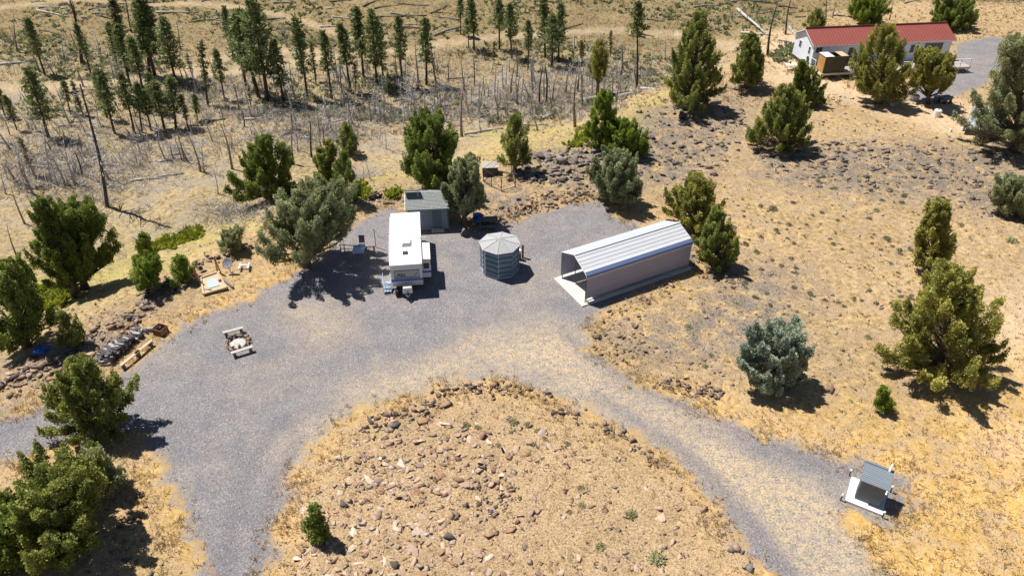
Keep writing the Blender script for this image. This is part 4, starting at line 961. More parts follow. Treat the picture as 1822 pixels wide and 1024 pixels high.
# low sage brush far off, grey dead twigs on the burnt flat
x, y = rand_view(14000, 88, 172)
cl = np.sin(x * .16 + 2 * np.sin(y * .11)) + np.sin(y * .23 + x * .07); k_ = (cl + rng.normal(0, .6, len(x)) > .1) & (attr_at(track, x, y) < .2) & (attr_at(burnt, x, y) > .5); x, y = x[k_], y[k_]
tufts('low_sagebrush', x, y, ground_z(x, y), rng.uniform(.25, .75, len(x)), rng.uniform(0, .6, len(x)), FOL['l'], 'low grey green brush dotting the far hillside', 12, 1.0, .22)
x, y = rand_view(5200, 22, 90)
k_ = (attr_at(gmax, x, y) < -1.5) & (attr_at(gold, x, y) < .5) & (attr_at(burnt, x, y) < .5) & (np.sin(x * .4 + 1.4 * np.sin(y * .3)) + rng.normal(0, .7, len(x)) > .25); x, y = x[k_], y[k_]
tufts('sparse_sage', x, y, ground_z(x, y), rng.uniform(.08, .24, len(x)), rng.uniform(0, .8, len(x)), FOL['s'], 'sparse tiny grey sage sprigs between the stones', 9, 1.0, .2)
bx, by = [], []
for px, py, sx, sy, nn in [(700, 205, 150, 12, 520), (900, 175, 200, 26, 800), (1080, 140, 150, 24, 620), (560, 235, 130, 28, 520), (380, 170, 130, 30, 480), (60, 290, 110, 60, 560), (250, 270, 160, 50, 620), (480, 205, 90, 14, 260), (500, 130, 420, 50, 700), (640, 320, 40, 14, 160), (420, 380, 70, 20, 240), (170, 330, 90, 45, 240), (1000, 200, 140, 22, 260), (1380, 90, 40, 15, 50)]:
    for _ in range(nn):
        P = at(random.gauss(px, sx * .6), random.gauss(py, sy * .6))
        if 20 < P.y < 170: bx.append(P.x); by.append(P.y)
bx, by = np.array(bx), np.array(by); k_ = (attr_at(burnt, bx, by) > .25) & (attr_at(track, bx, by) < .3); bx, by = bx[k_], by[k_]
tufts('dead_brush', bx, by, ground_z(bx, by), rng.uniform(.45, 1.15, len(bx)), rng.uniform(.1, 1, len(bx)), FOL['w'], 'tangle of grey dead twigs on the burnt flat', 11, 1.5, .026)
sxp, syp = rng.uniform(-20, 1200, 2600), rng.uniform(70, 340, 2600); k_ = syp < 350 - .13 * sxp; tx, ty_ = [], []
for px, py in zip(sxp[k_][:1300].tolist(), syp[k_][:1300].tolist()):
    P = at(px, py); tx.append(P.x); ty_.append(P.y)
tx, ty_ = np.array(tx), np.array(ty_); k_ = (attr_at(burnt, tx, ty_) > .5) & (attr_at(track, tx, ty_) < .3); tx, ty_ = tx[k_], ty_[k_]
tufts('dead_saplings', tx, ty_, ground_z(tx, ty_), rng.uniform(1.0, 2.8, len(tx)), rng.uniform(.2, 1, len(tx)), FOL['w'], 'countless thin grey dead saplings standing on the burnt flat', 3, .16, .016)
for zone, nn in (([(250, 440), (350, 405), (360, 420), (270, 452)], 260), ([(60, 520), (130, 500), (120, 545), (60, 550)], 300), ([(620, 345), (650, 325), (660, 345), (630, 360)], 110), ([(1010, 262), (1045, 225), (1050, 255)], 90), ([(690, 345), (712, 338), (708, 352), (690, 352)], 90), ([(1370, 100), (1420, 78), (1420, 100), (1380, 112)], 200)):
    Q = POLY(zone); xs = rng.uniform(min(q[0] for q in Q), max(q[0] for q in Q), nn * 3); ys = rng.uniform(min(q[1] for q in Q), max(q[1] for q in Q), nn * 3); k_ = poly_sd(Q, xs, ys) + rng.normal(0, .5, len(xs)) > .2 + .5 * np.sin(xs * 2.1) * np.sin(ys * 1.7); xs, ys = xs[k_][:nn], ys[k_][:nn]
    if len(xs): tufts('green_undergrowth', xs, ys, ground_z(xs, ys), rng.uniform(.2, .65, len(xs)), rng.uniform(.0, .8, len(xs)), FOL['c'] if zone[0][0] != 1370 else FOL['l'], {250: 'chartreuse leafy patch on the slope behind the swing frame', 60: 'yellow green leafy patch under the tall leaning juniper', 620: 'yellow green undergrowth left of the shed', 1010: 'green undergrowth beside the pointed juniper on the rimrock', 690: 'small yellow green patch at the left corner of the shed', 1370: 'grey green brush left of the house'}[zone[0][0]], 12, .7, .24)
def shrub_mesh(seed, nn=170):
    r = np.random.default_rng(seed)
    d = unit(r.normal(size=(nn, 3)) + np.array([0, 0, .5])); d[:, 2] = np.abs(d[:, 2])
    P_ = d * (r.random(nn) ** .5 * .42)[:, None] * np.array([1, 1, .75]); P_[:, 2] += .03
    v, f = kites(P_, unit(d + r.normal(size=(nn, 3)) * .4), r.uniform(.12, .25, nn), .22, r)
    return np_mesh('shrub', v, f, np.clip(r.normal(.5, .2, nn), 0, 1))
SHM = [shrub_mesh(900 + i) for i in range(5)]; SHG = [shrub_mesh(920 + i) for i in range(3)]
for me in SHM: me.materials.append(FOL['s'])
for me in SHG: me.materials.append(FOL['l'])
def put_shrub(px, py, wpx, pool, label, group):
    P = at(px, py); P.z = gz(P.x, P.y) - .02; D = depth_of(P.x, P.y, P.z); s = wpx * D / FPX
    o = link_mesh('shrub', random.choice(pool)); o.location = P; o.scale = (s, s * random.uniform(.8, 1.1), s * random.uniform(.7, 1)); o.rotation_euler = (0, 0, random.uniform(0, 6.28))
    setp(o, label, 'shrub', group)
z8 = lambda a, b: (600 + a / 2.845, 664 + b / 2.845)
for (a, b, w) in [(655, 262, 17), (712, 275, 15), (890, 245, 19), (960, 258, 15), (1015, 292, 15), (1050, 330, 12), (880, 298, 9), (815, 362, 12), (1165, 355, 13), (1235, 578, 16), (1235, 668, 17), (1175, 702, 14), (1490, 715, 26), (1335, 880, 20), (1290, 345, 9), (1355, 985, 10)]:
    put_shrub(*z8(a, b), w, SHG, ('small' if w < 16 else 'medium') + ' grey green sage shrub on the stony island, ' + ('near its top edge' if b < 400 else 'right of the dark rock pile' if b < 720 else 'near the bottom') + (', left' if a < 800 else ', middle' if a < 1100 else ', right'), 'sage shrubs on the island')
put_shrub(*z8(1620, 945), 36, SHG, 'largest sage shrub on the island, near its lower right end', 'sage shrubs on the island')
put_shrub(1374, 374, 20, SHM, 'pale grey rounded sage clump above the carport junipers', 'sage shrubs on the right slope')
put_shrub(1578, 424, 15, SHM, 'pale grey sage clump left of the middle sized juniper', 'sage shrubs on the right slope')
k_ = 0
while k_ < 120:
    px, py = random.uniform(1240, 1640), random.uniform(330, 560)
    if (px - 1400) * .15 + py < 350: continue
    put_shrub(px, py, random.uniform(6, 13), SHM, 'pale grey sage shrub on the right slope, ' + ('beside the carport junipers' if px < 1340 else 'mid slope' if px < 1480 else 'near the middle juniper') + (', upper' if py < 400 else ', middle' if py < 480 else ', lower'), 'sage shrubs on the right slope'); k_ += 1
for (px, py, w) in [(1225, 582, 18), (1255, 652, 14), (1265, 632, 12), (1120, 690, 10), (1485, 335, 12), (1455, 322, 10), (1285, 255, 12), (1800, 430, 26), (1560, 375, 12), (1710, 400, 14), (1645, 640, 12), (1545, 600, 14)]:
    put_shrub(px, py, w, SHG, 'small grey green shrub on the stony right slope', 'green shrubs on the right slope')

# ------------------------------------------------------------------ travel trailer
def frame_of(A, B):
    return math.atan2(B[1] - A[1], B[0] - A[0])
HR = 2.78
FL, FR, RL, RR_ = flat(693.5, 470, HR), flat(750, 470, HR), flat(694, 378.5, HR), flat(748, 378.5, HR)
fc = ((FL[0] + FR[0]) / 2, (FL[1] + FR[1]) / 2); rc = ((RL[0] + RR_[0]) / 2, (RL[1] + RR_[1]) / 2)
LEN = math.hypot(rc[0] - fc[0], rc[1] - fc[1]); rz = math.atan2(rc[1] - fc[1], rc[0] - fc[0]) - PI / 2
T = empty('travel_trailer', (fc[0], fc[1], 0), rz, 'white travel trailer with blue stripe and slide-out parked on the gravel', 'trailer')
w2 = 1.21
b = MB(); prof = [(0, HR - .06), (.0, 1.2), (.30, .55), (LEN, .55), (LEN, HR - .06)]
b.prism(prof, 2 * w2, 'x', -w2); b.build('body', M['trailer_side'], T, bevel=.03)
MB().span(-w2 - .03, w2 + .03, -.04, LEN + .03, HR - .058, HR).build('roof', M['trailer_white'], T, bevel=.02)
MB().span(-w2 - .012, w2 + .012, -.014, -.002, 1.22, 1.42).build('stripe', M['stripe_blue'], T)
for s in (-1, 1): MB().span(s * (w2 + .004), s * (w2 + .014), .02, LEN - .02, 1.22, 1.42).build('stripe', M['stripe_blue'], T)
pn = MB().span(-.93, .95, -.02, -.002, 1.50, 2.20).build('front_panel', M['decal_grey'], T)
fm = MB()
for q in ((-.96, .98, 2.20, 2.235), (-.96, .98, 1.465, 1.50)): fm.span(q[0], q[1], -.03, -.003, q[2], q[3])
for q in ((-.96, -.93), (.95, .98)): fm.span(q[0], q[1], -.03, -.003, 1.5, 2.2)
fm.build('panel_frame', M['decal_black'], pn)
ln = MB(); ln.span(-.90, .50, -.024, -.0205, 1.60, 1.645); ln.prism([(.50, 1.60), (.56, 1.60), (.86, 1.98), (.80, 1.98)], .0035, 'y', -.024)
ln.span(-.90, .92, -.024, -.0205, 1.535, 1.56)
ln.build('swoosh_line', M['decal_black'], pn)
def text_obj(txt, size, mat, parent, loc, rot, name='lettering', shear=0.0, bold=.0, align='LEFT'):
    c = bpy.data.curves.new(name, 'FONT'); c.body = txt; c.size = size; c.extrude = .003; c.shear = shear; c.offset = bold; c.align_x = align
    t_ = bpy.data.objects.new('text', c); COL.objects.link(t_); bpy.context.view_layer.update()
    me = bpy.data.meshes.new_from_object(t_.evaluated_get(bpy.context.evaluated_depsgraph_get())); bpy.data.objects.remove(t_)
    o = bpy.data.objects.new(name, me); COL.objects.link(o); me.materials.clear(); me.materials.append(mat); o.parent = parent; o.location = loc; o.rotation_euler = rot
    return o
text_obj('Aljo', .42, M['decal_black'], pn, (-.80, -.0245, 1.70), (PI / 2, 0, 0), shear=.25, bold=.012)
# roof gear
ac_ = MB().box((.08, 3.05, HR + .14), (.72, .95, .27), taper=.86).build('roof_air_conditioner', M['trailer_white'], T, bevel=.04)
MB().span(-.30, .44, 2.50, 2.53, HR + .02, HR + .16).build('grille', M['decal_grey'], ac_)
MB().box((-.02, 1.55, HR + .05), (.44, .44, .10), taper=.9).build('roof_vent', M['smoke'], T, bevel=.02)
for (vx, vy) in ((.10, 6.3), (.52, 4.45), (-.52, 2.05), (-.55, 5.4)): MB().box((vx, vy, HR + .03), (.16, .12, .06)).build('vent_cap', M['trailer_white'], T)
an = MB(); an.tube([(1.0, 3.5, HR + .08), (1.42, 3.55, HR + .14)], .03, 6); an.box((1.42, 3.55, HR + .14), (.5, .12, .05)); an.tube([(1.0, 3.5, HR), (1.0, 3.5, HR + .1)], .04, 6); an.build('antenna', M['decal_grey'], T)
MB().tube([(-w2 - .09, .7, HR - .18), (-w2 - .09, LEN - .3, HR - .18)], .07, 8).build('rolled_awning', M['awning'], T, True)
# slide-out
so_ = MB().prism([(w2 + .002, .78), (w2 + .66, .78), (w2 + .66, 2.46), (w2 + .002, 2.52)], 2.35, 'y', .95).build('slide_out', M['trailer_side'], T, bevel=.02)
MB().prism([(w2 + .002, 2.523), (w2 + .69, 2.463), (w2 + .69, 2.51), (w2 + .002, 2.57)], 2.41, 'y', .92).build('slide_out_roof', M['trailer_white'], so_)
MB().span(w2 + .004, w2 + .67, .936, .948, 1.22, 1.42).build('stripe', M['stripe_blue'], so_)
wf = MB().span(w2 + .10, w2 + .55, .93, .948, 1.62, 2.14).build('window', M['decal_black'], so_, bevel=.01)
MB().span(w2 + .65, w2 + .672, 1.3, 2.9, 1.6, 2.2).build('window', M['glass'], so_)
# underneath
ch = MB(); ch.span(-.9, -.78, .2, LEN - .2, .42, .548); ch.span(.78, .9, .2, LEN - .2, .42, .548)
ch.bar((-.84, .4, .48), (0, -1.15, .48), .08, .1); ch.bar((.84, .4, .48), (0, -1.15, .48), .08, .1); ch.tube([(0, -.95, .02), (0, -.95, .8)], .035, 6); ch.build('chassis', M['dark_steel'], T)
pc = MB().box((-.02, -.52, .80), (.76, .46, .56), taper=.9).build('propane_cover', M['trailer_white'], T, bevel=.06)
MB().span(-.05, .02, -.765, -.74, .54, .80).build('slot', M['smoke'], pc)
for sx in (-1, 1):
    for yy in (3.6, 4.45):
        wb = MB().tube([(sx * (w2 - .26), yy, .35), (sx * (w2 - .03), yy, .35)], .35, 16).build('wheel', M['tyre'], T)
        MB().tube([(sx * (w2 - .03), yy, .35), (sx * (w2 - .022), yy, .35)], .2, 12).build('rim', M['trailer_white'], wb)
for sx in (-1, 1):
    MB().tube([(sx * .8, .55, 0.0), (sx * .8, .55, .5)], .03, 6).build('stabiliser_jack', M['steel'], T)
    MB().tube([(sx * .8, LEN - .3, 0.0), (sx * .8, LEN - .3, .5)], .03, 6).build('stabiliser_jack', M['steel'], T)
MB().span(-w2 - .016, -w2 - .002, 1.0, 1.65, .65, 2.35).build('entry_door', M['trailer_white'], T)
TM = Matrix.Translation(T.location) @ Matrix.Rotation(rz, 4, 'Z')
def tl(x, y, z=0): return TM @ Vector((x, y, z))
# entry steps with railings by the front left corner
st = empty('entry_steps', tl(-w2 - .42, .55), rz, 'pale blue metal entry steps with handrail at the left front of the trailer', 'steps')
for i in range(3): MB().box((0, -.22 + .26 * i, .18 + .2 * i), (.55, .28, .04)).build('step_tread', M['light_blue_paint'], st)
for s in (-1, 1):
    rl = MB(); rl.bar((s * .29, -.36, 0), (s * .29, -.36, 1.0), .04); rl.bar((s * .29, .42, 0), (s * .29, .42, 1.45), .04); rl.bar((s * .29, -.36, 1.0), (s * .29, .42, 1.45), .04); rl.bar((s * .29, -.36, .5), (s * .29, .42, .95), .035); rl.bar((s * .29, -.4, .1), (s * .29, .42, .6), .05)
    rl.build('handrail', M['light_blue_paint'], st)
ty = empty('spare_tyre', tl(-.88, -.12), rz, 'black tyre leaning under the left front corner of the trailer', 'tyre')
MB().tube([(-.12, 0, .33), (.12, 0, .33)], .33, 18).build('tyre', M['tyre'], ty, bevel=.04); MB().tube([(-.125, 0, .33), (.125, 0, .33)], .17, 12).build('rim', M['dark_steel'], ty)

# ------------------------------------------------------------------ shed behind the trailer
e0, e1 = flat(721, 374, 2.2), flat(798, 370.5, 2.2)
rz = frame_of(e0, e1); Lr = math.hypot(e1[0] - e0[0], e1[1] - e0[1])
SH = empty('garden_shed', (e0[0], e0[1], 0), rz, 'small grey shed with shingled gable roof behind the trailer', 'shed')
D2 = 1.75; ze, zr = 2.2, 3.0                       # roof: eave at y=0, ridge at y=D2, far eave at 2*D2
wl = MB(); wl.prism([(.22, .12), (.22, 2.18), (D2, 2.86), (2 * D2 - .22, 2.18), (2 * D2 - .22, .12)], Lr - .3, 'x', .15); wl.build('wall', M['shed_wall'], SH)
sd_ = MB()
for i in range(13):
    z0 = .14 + i * .155; sd_.prism([(.185, z0), (.218, z0 + .15), (.22, z0)], Lr - .3, 'x', .15)
sd_.build('lap_siding', M['shed_wall'], SH, kind='stuff')
MB().span(.05, Lr - .05, .25, 2 * D2 - .25, 0, .118).build('foundation', M['concrete'], SH)
sl_ = (zr - ze) / D2
for side in (0, 1):
    f = (lambda y: y) if side == 0 else (lambda y: 2 * D2 - y)
    rp = MB(); rp.prism([(f(0), ze), (f(D2), zr), (f(D2), zr - .09), (f(0), ze - .07)], Lr, 'x', 0); ro = rp.build('roof', M['shingle'], SH)
    sh = MB(); nrow = 13
    for i in range(nrow):
        ya, yb = D2 * i / nrow, D2 * (i + 1) / nrow
        x = -.03 - (.1 if i % 2 else 0)
        while x < Lr:
            wdt = random.uniform(.16, .30); xa, xb = max(x, -.03), min(x + wdt - .012, Lr + .03)
            h_ = random.uniform(.016, .03)
            if xb > xa + .02: sh.add([(xa, f(ya - .02), ze + sl_ * ya + h_ - .005), (xb, f(ya - .02), ze + sl_ * ya + h_ - .005), (xb, f(yb), ze + sl_ * yb + .004), (xa, f(yb), ze + sl_ * yb + .004), (xa, f(ya - .02), ze + sl_ * ya - .012), (xb, f(ya - .02), ze + sl_ * ya - .012)], [(0, 1, 2, 3), (4, 5, 1, 0)])
            x += wdt
    sh.build('shingles', M['shingle'], ro, kind='stuff')
for x in (-.045, Lr + .005):
    MB().prism([(-.02, ze + .02), (D2, zr + .03), (2 * D2 + .02, ze + .02), (2 * D2 + .02, ze - .12), (D2, zr - .11), (-.02, ze - .12)], .04, 'x', x).build('barge_board', M['white_trim'], SH)
dxa = Lr * (690 - 215) / 790 ; 
dr = MB().span(Lr - 1.50, Lr - .62, .13, .183, .18, 2.02).build('door', M['shed_door'], SH)
df = MB(); df.span(Lr - 1.58, Lr - 1.50, .12, .183, .15, 2.1); df.span(Lr - .62, Lr - .54, .12, .183, .15, 2.1); df.span(Lr - 1.58, Lr - .54, .12, .183, 2.022, 2.1); df.build('frame', M['shed_wall'], dr)
MB().box((Lr - .70, .115, 1.05), (.05, .03, .12)).build('handle', M['dark_steel'], dr)
MB().span(Lr - 1.6, Lr - .5, -.35, .12, 0, .14).build('door_step', M['concrete'], SH)
lv = MB()
for i in range(4): lv.box((Lr - 1.06 , .16, 2.14), (.5, .05, .02))
lv.build('door_lamp', M['dark_steel'], SH)
spn = MB().box((.62, D2 - .25, zr + .30), (1.35, .62, .05), (R(-25), 0, 0)).build('solar_panel', M['solar'], SH)
MB().box((.62, D2 - .25, zr + .27), (1.40, .66, .035), (R(-25), 0, 0)).build('panel_rim', M['steel'], spn)
rk = MB()
for xx in (.1, 1.15): rk.bar((xx, D2 - .5, zr - .15), (xx, D2 - .5, zr + .4), .04); rk.bar((xx, D2, zr), (xx, D2, zr + .2), .04)
rk.build('rack', M['white_trim'], spn)
MB().tube([(Lr - .42, 1.25, 2.7), (Lr - .42, 1.25, 3.35)], .06, 8).build('stove_pipe', M['dark_steel'], SH)

# ------------------------------------------------------------------ octagonal cabin
OC = (-1.0, 49.5)
O = empty('octagonal_cabin', (OC[0], OC[1], 0), R(-7), 'octagonal blue grey plank cabin with shingled roof between trailer and carport', 'cabin')
ro_, rw = 1.72, 1.52
MB().tube([(0, 0, 0), (0, 0, .12)], rw + .05, 8).build('base', M['concrete'], O)
def opt(r_, k, z, off=0): a = 2 * PI * k / 8 + off; return Vector((r_ * math.cos(a), r_ * math.sin(a), z))
MB().tube([(0, 0, .12), (0, 0, 2.46)], rw - .12, 8).build('core_wall', M['oct_plank'], O)
rows = 5; ph = 2.32 / rows
for k in range(8):
    p0, p1 = opt(rw, k, 0), opt(rw, k + 1, 0); d = (p1 - p0).normalized(); nrm = Vector((d.y, -d.x, 0))
    for i in range(rows):
        zc = .13 + ph * (i + .5)
        hh = ph - .075
        c = (p0 + p1) / 2
        pk_ = MB().box((c.x, c.y, zc), ((p1 - p0).length + .26, .09, hh), (0, 0, math.atan2(d.y, d.x))).build('plank', M['oct_plank'], O, bevel=.015)
        if k in (3, 4, 2, 5):  # sunward left side only, painted as sunlit
            for s in (-1, 1):
                q = c + d * s * ((p1 - p0).length / 2 + .135); MB().box((q.x, q.y, zc), (.012, .092, hh + .004), (0, 0, math.atan2(d.y, d.x))).build('plank_end_lit', M['oct_end_sunlit'], pk_)
ap = Vector((0, 0, 2.95)); zo = 2.50
for k in range(8):
    a, b_ = opt(ro_, k, zo), opt(ro_, k + 1, zo)
    n_ = 9; rp = MB()
    for i in range(n_):
        t0, t1 = i / n_, (i + 1) / n_
        q0, q1, q2, q3 = a.lerp(ap, t0), b_.lerp(ap, t0), b_.lerp(ap, t1), a.lerp(ap, t1)
        u = Vector((0, 0, .028)); dn = Vector((0, 0, -.03))
        rp.add([q0 + u, q1 + u, q2 + u * .1, q3 + u * .1, q0 + dn, q1 + dn], [(0, 1, 2, 3), (4, 5, 1, 0)])
    rp.build('roof_panel', M['oct_roof'], O)
    MB().bar(a + Vector((0, 0, .03)), ap + Vector((0, 0, .03)), .09, .03).build('ridge_cap', M['oct_roof'], O)
MB().tube([(0, 0, zo - .10), (0, 0, zo - .035)], ro_ - .06, 8).build('soffit', M['oct_plank'], O)
MB().tube([(0, 0, 2.93), (0, 0, 3.02)], [.14, .04], 8).build('roof_cap', M['oct_roof'], O)
P = flat(930, 458)
ps = empty('post', (P[0], P[1], 0), .2, 'rust brown wooden post beside the octagonal cabin', 'post')
MB().box((0, 0, .6), (.16, .16, 1.2)).build('shaft', M['brown_wood'], ps, bevel=.01); MB().box((0, 0, 1.22), (.24, .24, .06)).build('cap', M['brown_wood'], ps)
P = flat(925, 460)
pb = empty('bucket', (P[0] - .05, P[1] - .1, .0), 0, 'white bucket on a stand beside the octagonal cabin', 'bucket')
MB().tube([(0, 0, .62), (0, 0, .95)], [.13, .17], 12).build('pail', M['white_plastic'], pb); MB().box((0, 0, .31), (.3, .3, .6)).build('stand', M['brown_wood'], pb)

# ------------------------------------------------------------------ carport
A0, B0 = flat(1001, 496), flat(1042, 538.5); C0 = flat(1222, 477)
ux = Vector((C0[0] - B0[0], C0[1] - B0[1], 0)); CL = ux.length; rz = math.atan2(ux.y, ux.x)
CW = 3.60
K = empty('carport', (B0[0], B0[1], 0), rz, 'long white metal carport open at the near end', 'carport')   # x along, y across (0 right wall, CW left wall)
MBs = MB().span(-.55, CL + .25, -.34, CW + .30, 0, .11).build('slab', M['concrete'], K, bevel=.01)
ze, zr = 2.62, 3.42
half = CW / 2
def rib_strip(name, pa, pb_, mat, parent, x0=-.12, x1=None, nrib=1):
    """panel between two (y,z) points along x with raised seam at its lower edge"""
    x1 = CL + .12 if x1 is None else x1
    pa, pb_ = Vector(pa), Vector(pb_); d = (pb_ - pa).normalized(); nn = Vector((-d.y, d.x))
    if nn.y < 0 or (abs(nn.y) < .2 and (nn.x > 0) == (pa.x < half)): nn = -nn
    q = [pa, pa + nn * .030, pa + d * .05 + nn * .030, pa + d * .065 + nn * .004, pb_ + nn * .004 - d * .004, pb_ - d * .004]
    b_ = MB(); b_.prism([tuple(v) for v in q], x1 - x0, 'x', x0); return b_.build(name, mat, parent)
# right slope: eave bend, five panels, left slope four panels
bend = [(-.06, ze - .22), (-.03, ze), (.16, ze + .16)]
Rt = [(.16, ze + .16)] + [(.16 + (half - .16) * i / 5, ze + .16 + (zr - ze - .16) * i / 5) for i in range(1, 6)]
for i in range(5): rib_strip('roof_panel', Rt[i], Rt[i + 1], M['carport_roof'], K)
Lt = [(CW - (half) * i / 4 if i else CW - .02, ze + .04 + (zr - ze - .04) * i / 4) for i in range(5)]
for i in range(4): rib_strip('roof_panel', Lt[i], Lt[i + 1], M['carport_roof'], K)
eb = MB(); eb.prism([(-.07, ze - .24), (-.045, ze - .02), (.10, ze + .12), (.16, ze + .155), (.16, ze + .13), (.12, ze + .09), (-.02, ze - .04), (-.045, ze - .24)], CL + .24, 'x', -.12); eb.build('eave_bend', M['bend_shade_drum_blue'], K)
MB().span(-.12, CL + .12, -.085, -.072, ze - .30, ze - .235).build('eave_trim', M['white_trim'], K)
MB().bar((-.12, half, zr + .035), (CL + .12, half, zr + .035), .16, .012).build('ridge_cap', M['carport_roof'], K)
for side, yy in ((0, -.045), (1, CW + .012)):
    z0 = .40; nP = 4; top = ze - .24 if side == 0 else ze + .03
    for i in range(nP):
        za, zb = z0 + (top - z0) * i / nP, z0 + (top - z0) * (i + 1) / nP
        wp = MB(); wp.span(-.08, CL + .08, yy, yy + .022, za + .004, zb - .004)
        for j in range(3):
            zj = za + (zb - za) * (j + .5) / 3; wp.span(-.08, CL + .08, yy - (.012 if side == 0 else -.022), yy + (.0 if side == 0 else .034), zj - .02, zj + .02)
        wp.build('wall_panel', M['carport_wall'], K)
nleg = 9
for i in range(nleg):
    x = .06 + (CL - .12) * i / (nleg - 1)
    for yy in (.03, CW - .03):
        MB().box((x, yy, (ze - .1 + .11) / 2), (.06, .06, ze - .22)).build('leg', M['steel'], K)
    bw = MB(); ins = .07
    bw.bar((x, .03, ze - .12), (x, .2, ze + .06), .05); bw.bar((x, .2, ze + .06), (x, half, zr - ins), .05); bw.bar((x, half, zr - ins), (x, CW - .03, ze - .04), .05); bw.build('roof_bow', M['steel'], K)
for yy in (.03, CW - .03): MB().span(-.02, CL + .02, yy - .035, yy + .035, .112, .17).build('base_rail', M['steel'], K)
ft_ = MB()
ft_.bar((-.13, -.06, ze - .2), (-.13, 0, ze + .02), .03, .05); ft_.bar((-.13, 0, ze + .02), (-.13, half, zr + .02), .03, .05); ft_.bar((-.13, half, zr + .02), (-.13, CW, ze + .06), .03, .05); ft_.build('front_trim', M['white_trim'], K)
MB().bar((-.10, -.035, .12), (-.10, -.035, ze - .2), .05).build('corner_trim', M['dark_steel'], K)

# ------------------------------------------------------------------ outhouse on its slab
q6 = lambda a, b, z=0: flat(1460 + a / 6.02, 780 + b / 6.02, z)
s0, s1 = q6(265, 655, .15), q6(665, 810, .15)
rz = frame_of(s0, s1) + R(-1); Sw = 1.98
OH = empty('outhouse', (s0[0], s0[1], 0), rz, 'small grey outhouse with corrugated metal roof and white vent pipe on a white slab', 'outhouse')   # x along front, y back
MB().span(0, Sw, 0, Sw, 0, .15).build('slab', M['white_concrete'], OH, bevel=.012)
wx0, wx1, wy0, wy1 = .42, 1.70, .40, 1.34; hw = 1.80
MB().span(wx0, wx1, wy0, wy1, .153, hw).build('wall', M['outhouse_wall'], OH)
bt = MB()
for i in range(9): bt.span(wx0 + .02 + i * .155, wx0 + .045 + i * .155, wy0 - .018, wy0 - .002, .16, hw - .02)
bt.build('battens', M['outhouse_wall'], OH, kind='stuff')
rfp = [(wy0 - .12, hw + .02), (wy1 + .18, hw + .48), (wy1 + .22, hw + .30), (wy1 + .22, hw + .26), (wy1 + .16, hw + .43), (wy0 - .12, hw - .02)]
MB().prism([(wy0, hw - .02), (wy1, hw + .27), (wy1, hw - .02)], wx1 - wx0, 'x', wx0).build('gable', M['outhouse_wall'], OH)
rf = MB().prism([(wy0 - .14, hw - .03), (wy1 + .18, hw + .34), (wy1 + .18, hw + .37), (wy0 - .14, hw)], wx1 - wx0 + .22, 'x', wx0 - .11).build('roof', M['outhouse_roof'], OH)
k_ = .37 / (wy1 - wy0 + .32)
for i in range(10):
    y = wy0 - .10 + i * .115; z = hw + (y - wy0 + .14) * k_
    MB().prism([(y, z + .002), (y + .025, z + .035), (y + .055, z + .035), (y + .08, z + .002 + .08 * k_)], wx1 - wx0 + .22, 'x', wx0 - .11).build('corrugation', M['outhouse_roof'], rf)
MB().span(wx0 - .11, wx1 + .11, wy1 + .06, wy1 + .20, hw + .355, hw + .41).build('ridge_cap', M['outhouse_roof'], rf)
MB().tube([(wx1 - .12, wy1 + .06, .15), (wx1 - .12, wy1 + .06, hw + .90)], .06, 10).build('vent_pipe', M['pvc'], OH, True)
dd = MB().span(wx0 - .02, wx0 - .003, wy0 + .1, wy0 + .82, .17, 1.72).build('door', M['outhouse_wall'], OH)
MB().box((wx0 - .035, wy0 + .72, 1.0), (.03, .05, .12)).build('handle', M['dark_steel'], dd)
for nm, (bx_, by_) in {'nearest the carport, at the back left corner of the outhouse slab': (-.12, Sw + .10), 'at the front left corner of the outhouse slab': (-.22, -.02), 'at the front right corner of the outhouse slab': (Sw + .02, -.06), 'at the back right corner of the outhouse slab': (Sw + .15, Sw + .05)}.items():
    v = Matrix.Rotation(rz, 4, 'Z') @ Vector((bx_, by_, 0)) + OH.location
    bl = empty('bollard', v, 0, 'short pinkish white bollard ' + nm, 'bollard', 'bollards round the outhouse slab')
    MB().tube([(0, 0, 0), (0, 0, .42)], .04, 8).build('shaft', M['dark_steel'], bl); MB().tube([(0, 0, .42), (0, 0, .52), (0, 0, .55)], [.065, .065, .03], 8).build('cap', M['pvc'], bl)

# ------------------------------------------------------------------ fire pit and benches
P = flat(424, 611)
FP = empty('fire_pit', (P[0], P[1], 0), 0, 'round fire pit of brown stones with white ash between two benches', 'fire pit')
for i in range(15):
    a = 2 * PI * i / 15; o = link_mesh('stone', random.choice(ROCKM[random.choice(['rust', 'pink', 'brown'])]), None, FP)
    o.location = (.80 * math.cos(a) * random.uniform(.95, 1.05), .80 * math.sin(a) * random.uniform(.95, 1.05), .13); o.scale = (.22 * random.uniform(.8, 1.2), .17, .19 * random.uniform(.8, 1.3)); o.rotation_euler = (random.gauss(0, .2), random.gauss(0, .2), a + PI / 2)
for i in range(10):
    a = 2 * PI * i / 10 + .2; o = link_mesh('stone', random.choice(ROCKM[random.choice(['rust', 'brown'])]), None, FP)
    o.location = (.76 * math.cos(a), .76 * math.sin(a), .32); o.scale = (.17, .14, .12); o.rotation_euler = (random.gauss(0, .2), random.gauss(0, .2), a)
MB().tube([(0, 0, .02), (0, 0, .06), (0, 0, .075)], [.62, .5, .1], 14).build('ash', M['ash'], FP, True)
def bench(P, rz, L, label, mat='grey_wood', w=.28, h=.42, leg='bench_leg'):
    b_ = empty('bench', (P[0], P[1], 0), rz, label, 'bench')
    MB().box((0, 0, h), (L, w, .06)).build('seat', M[mat], b_, bevel=.008)
    for s in (-1, 1): MB().box((s * (L / 2 - .20), 0, (h - .032) / 2), (.20, w - .04, h - .032)).build('leg', M[leg], b_)
    return b_
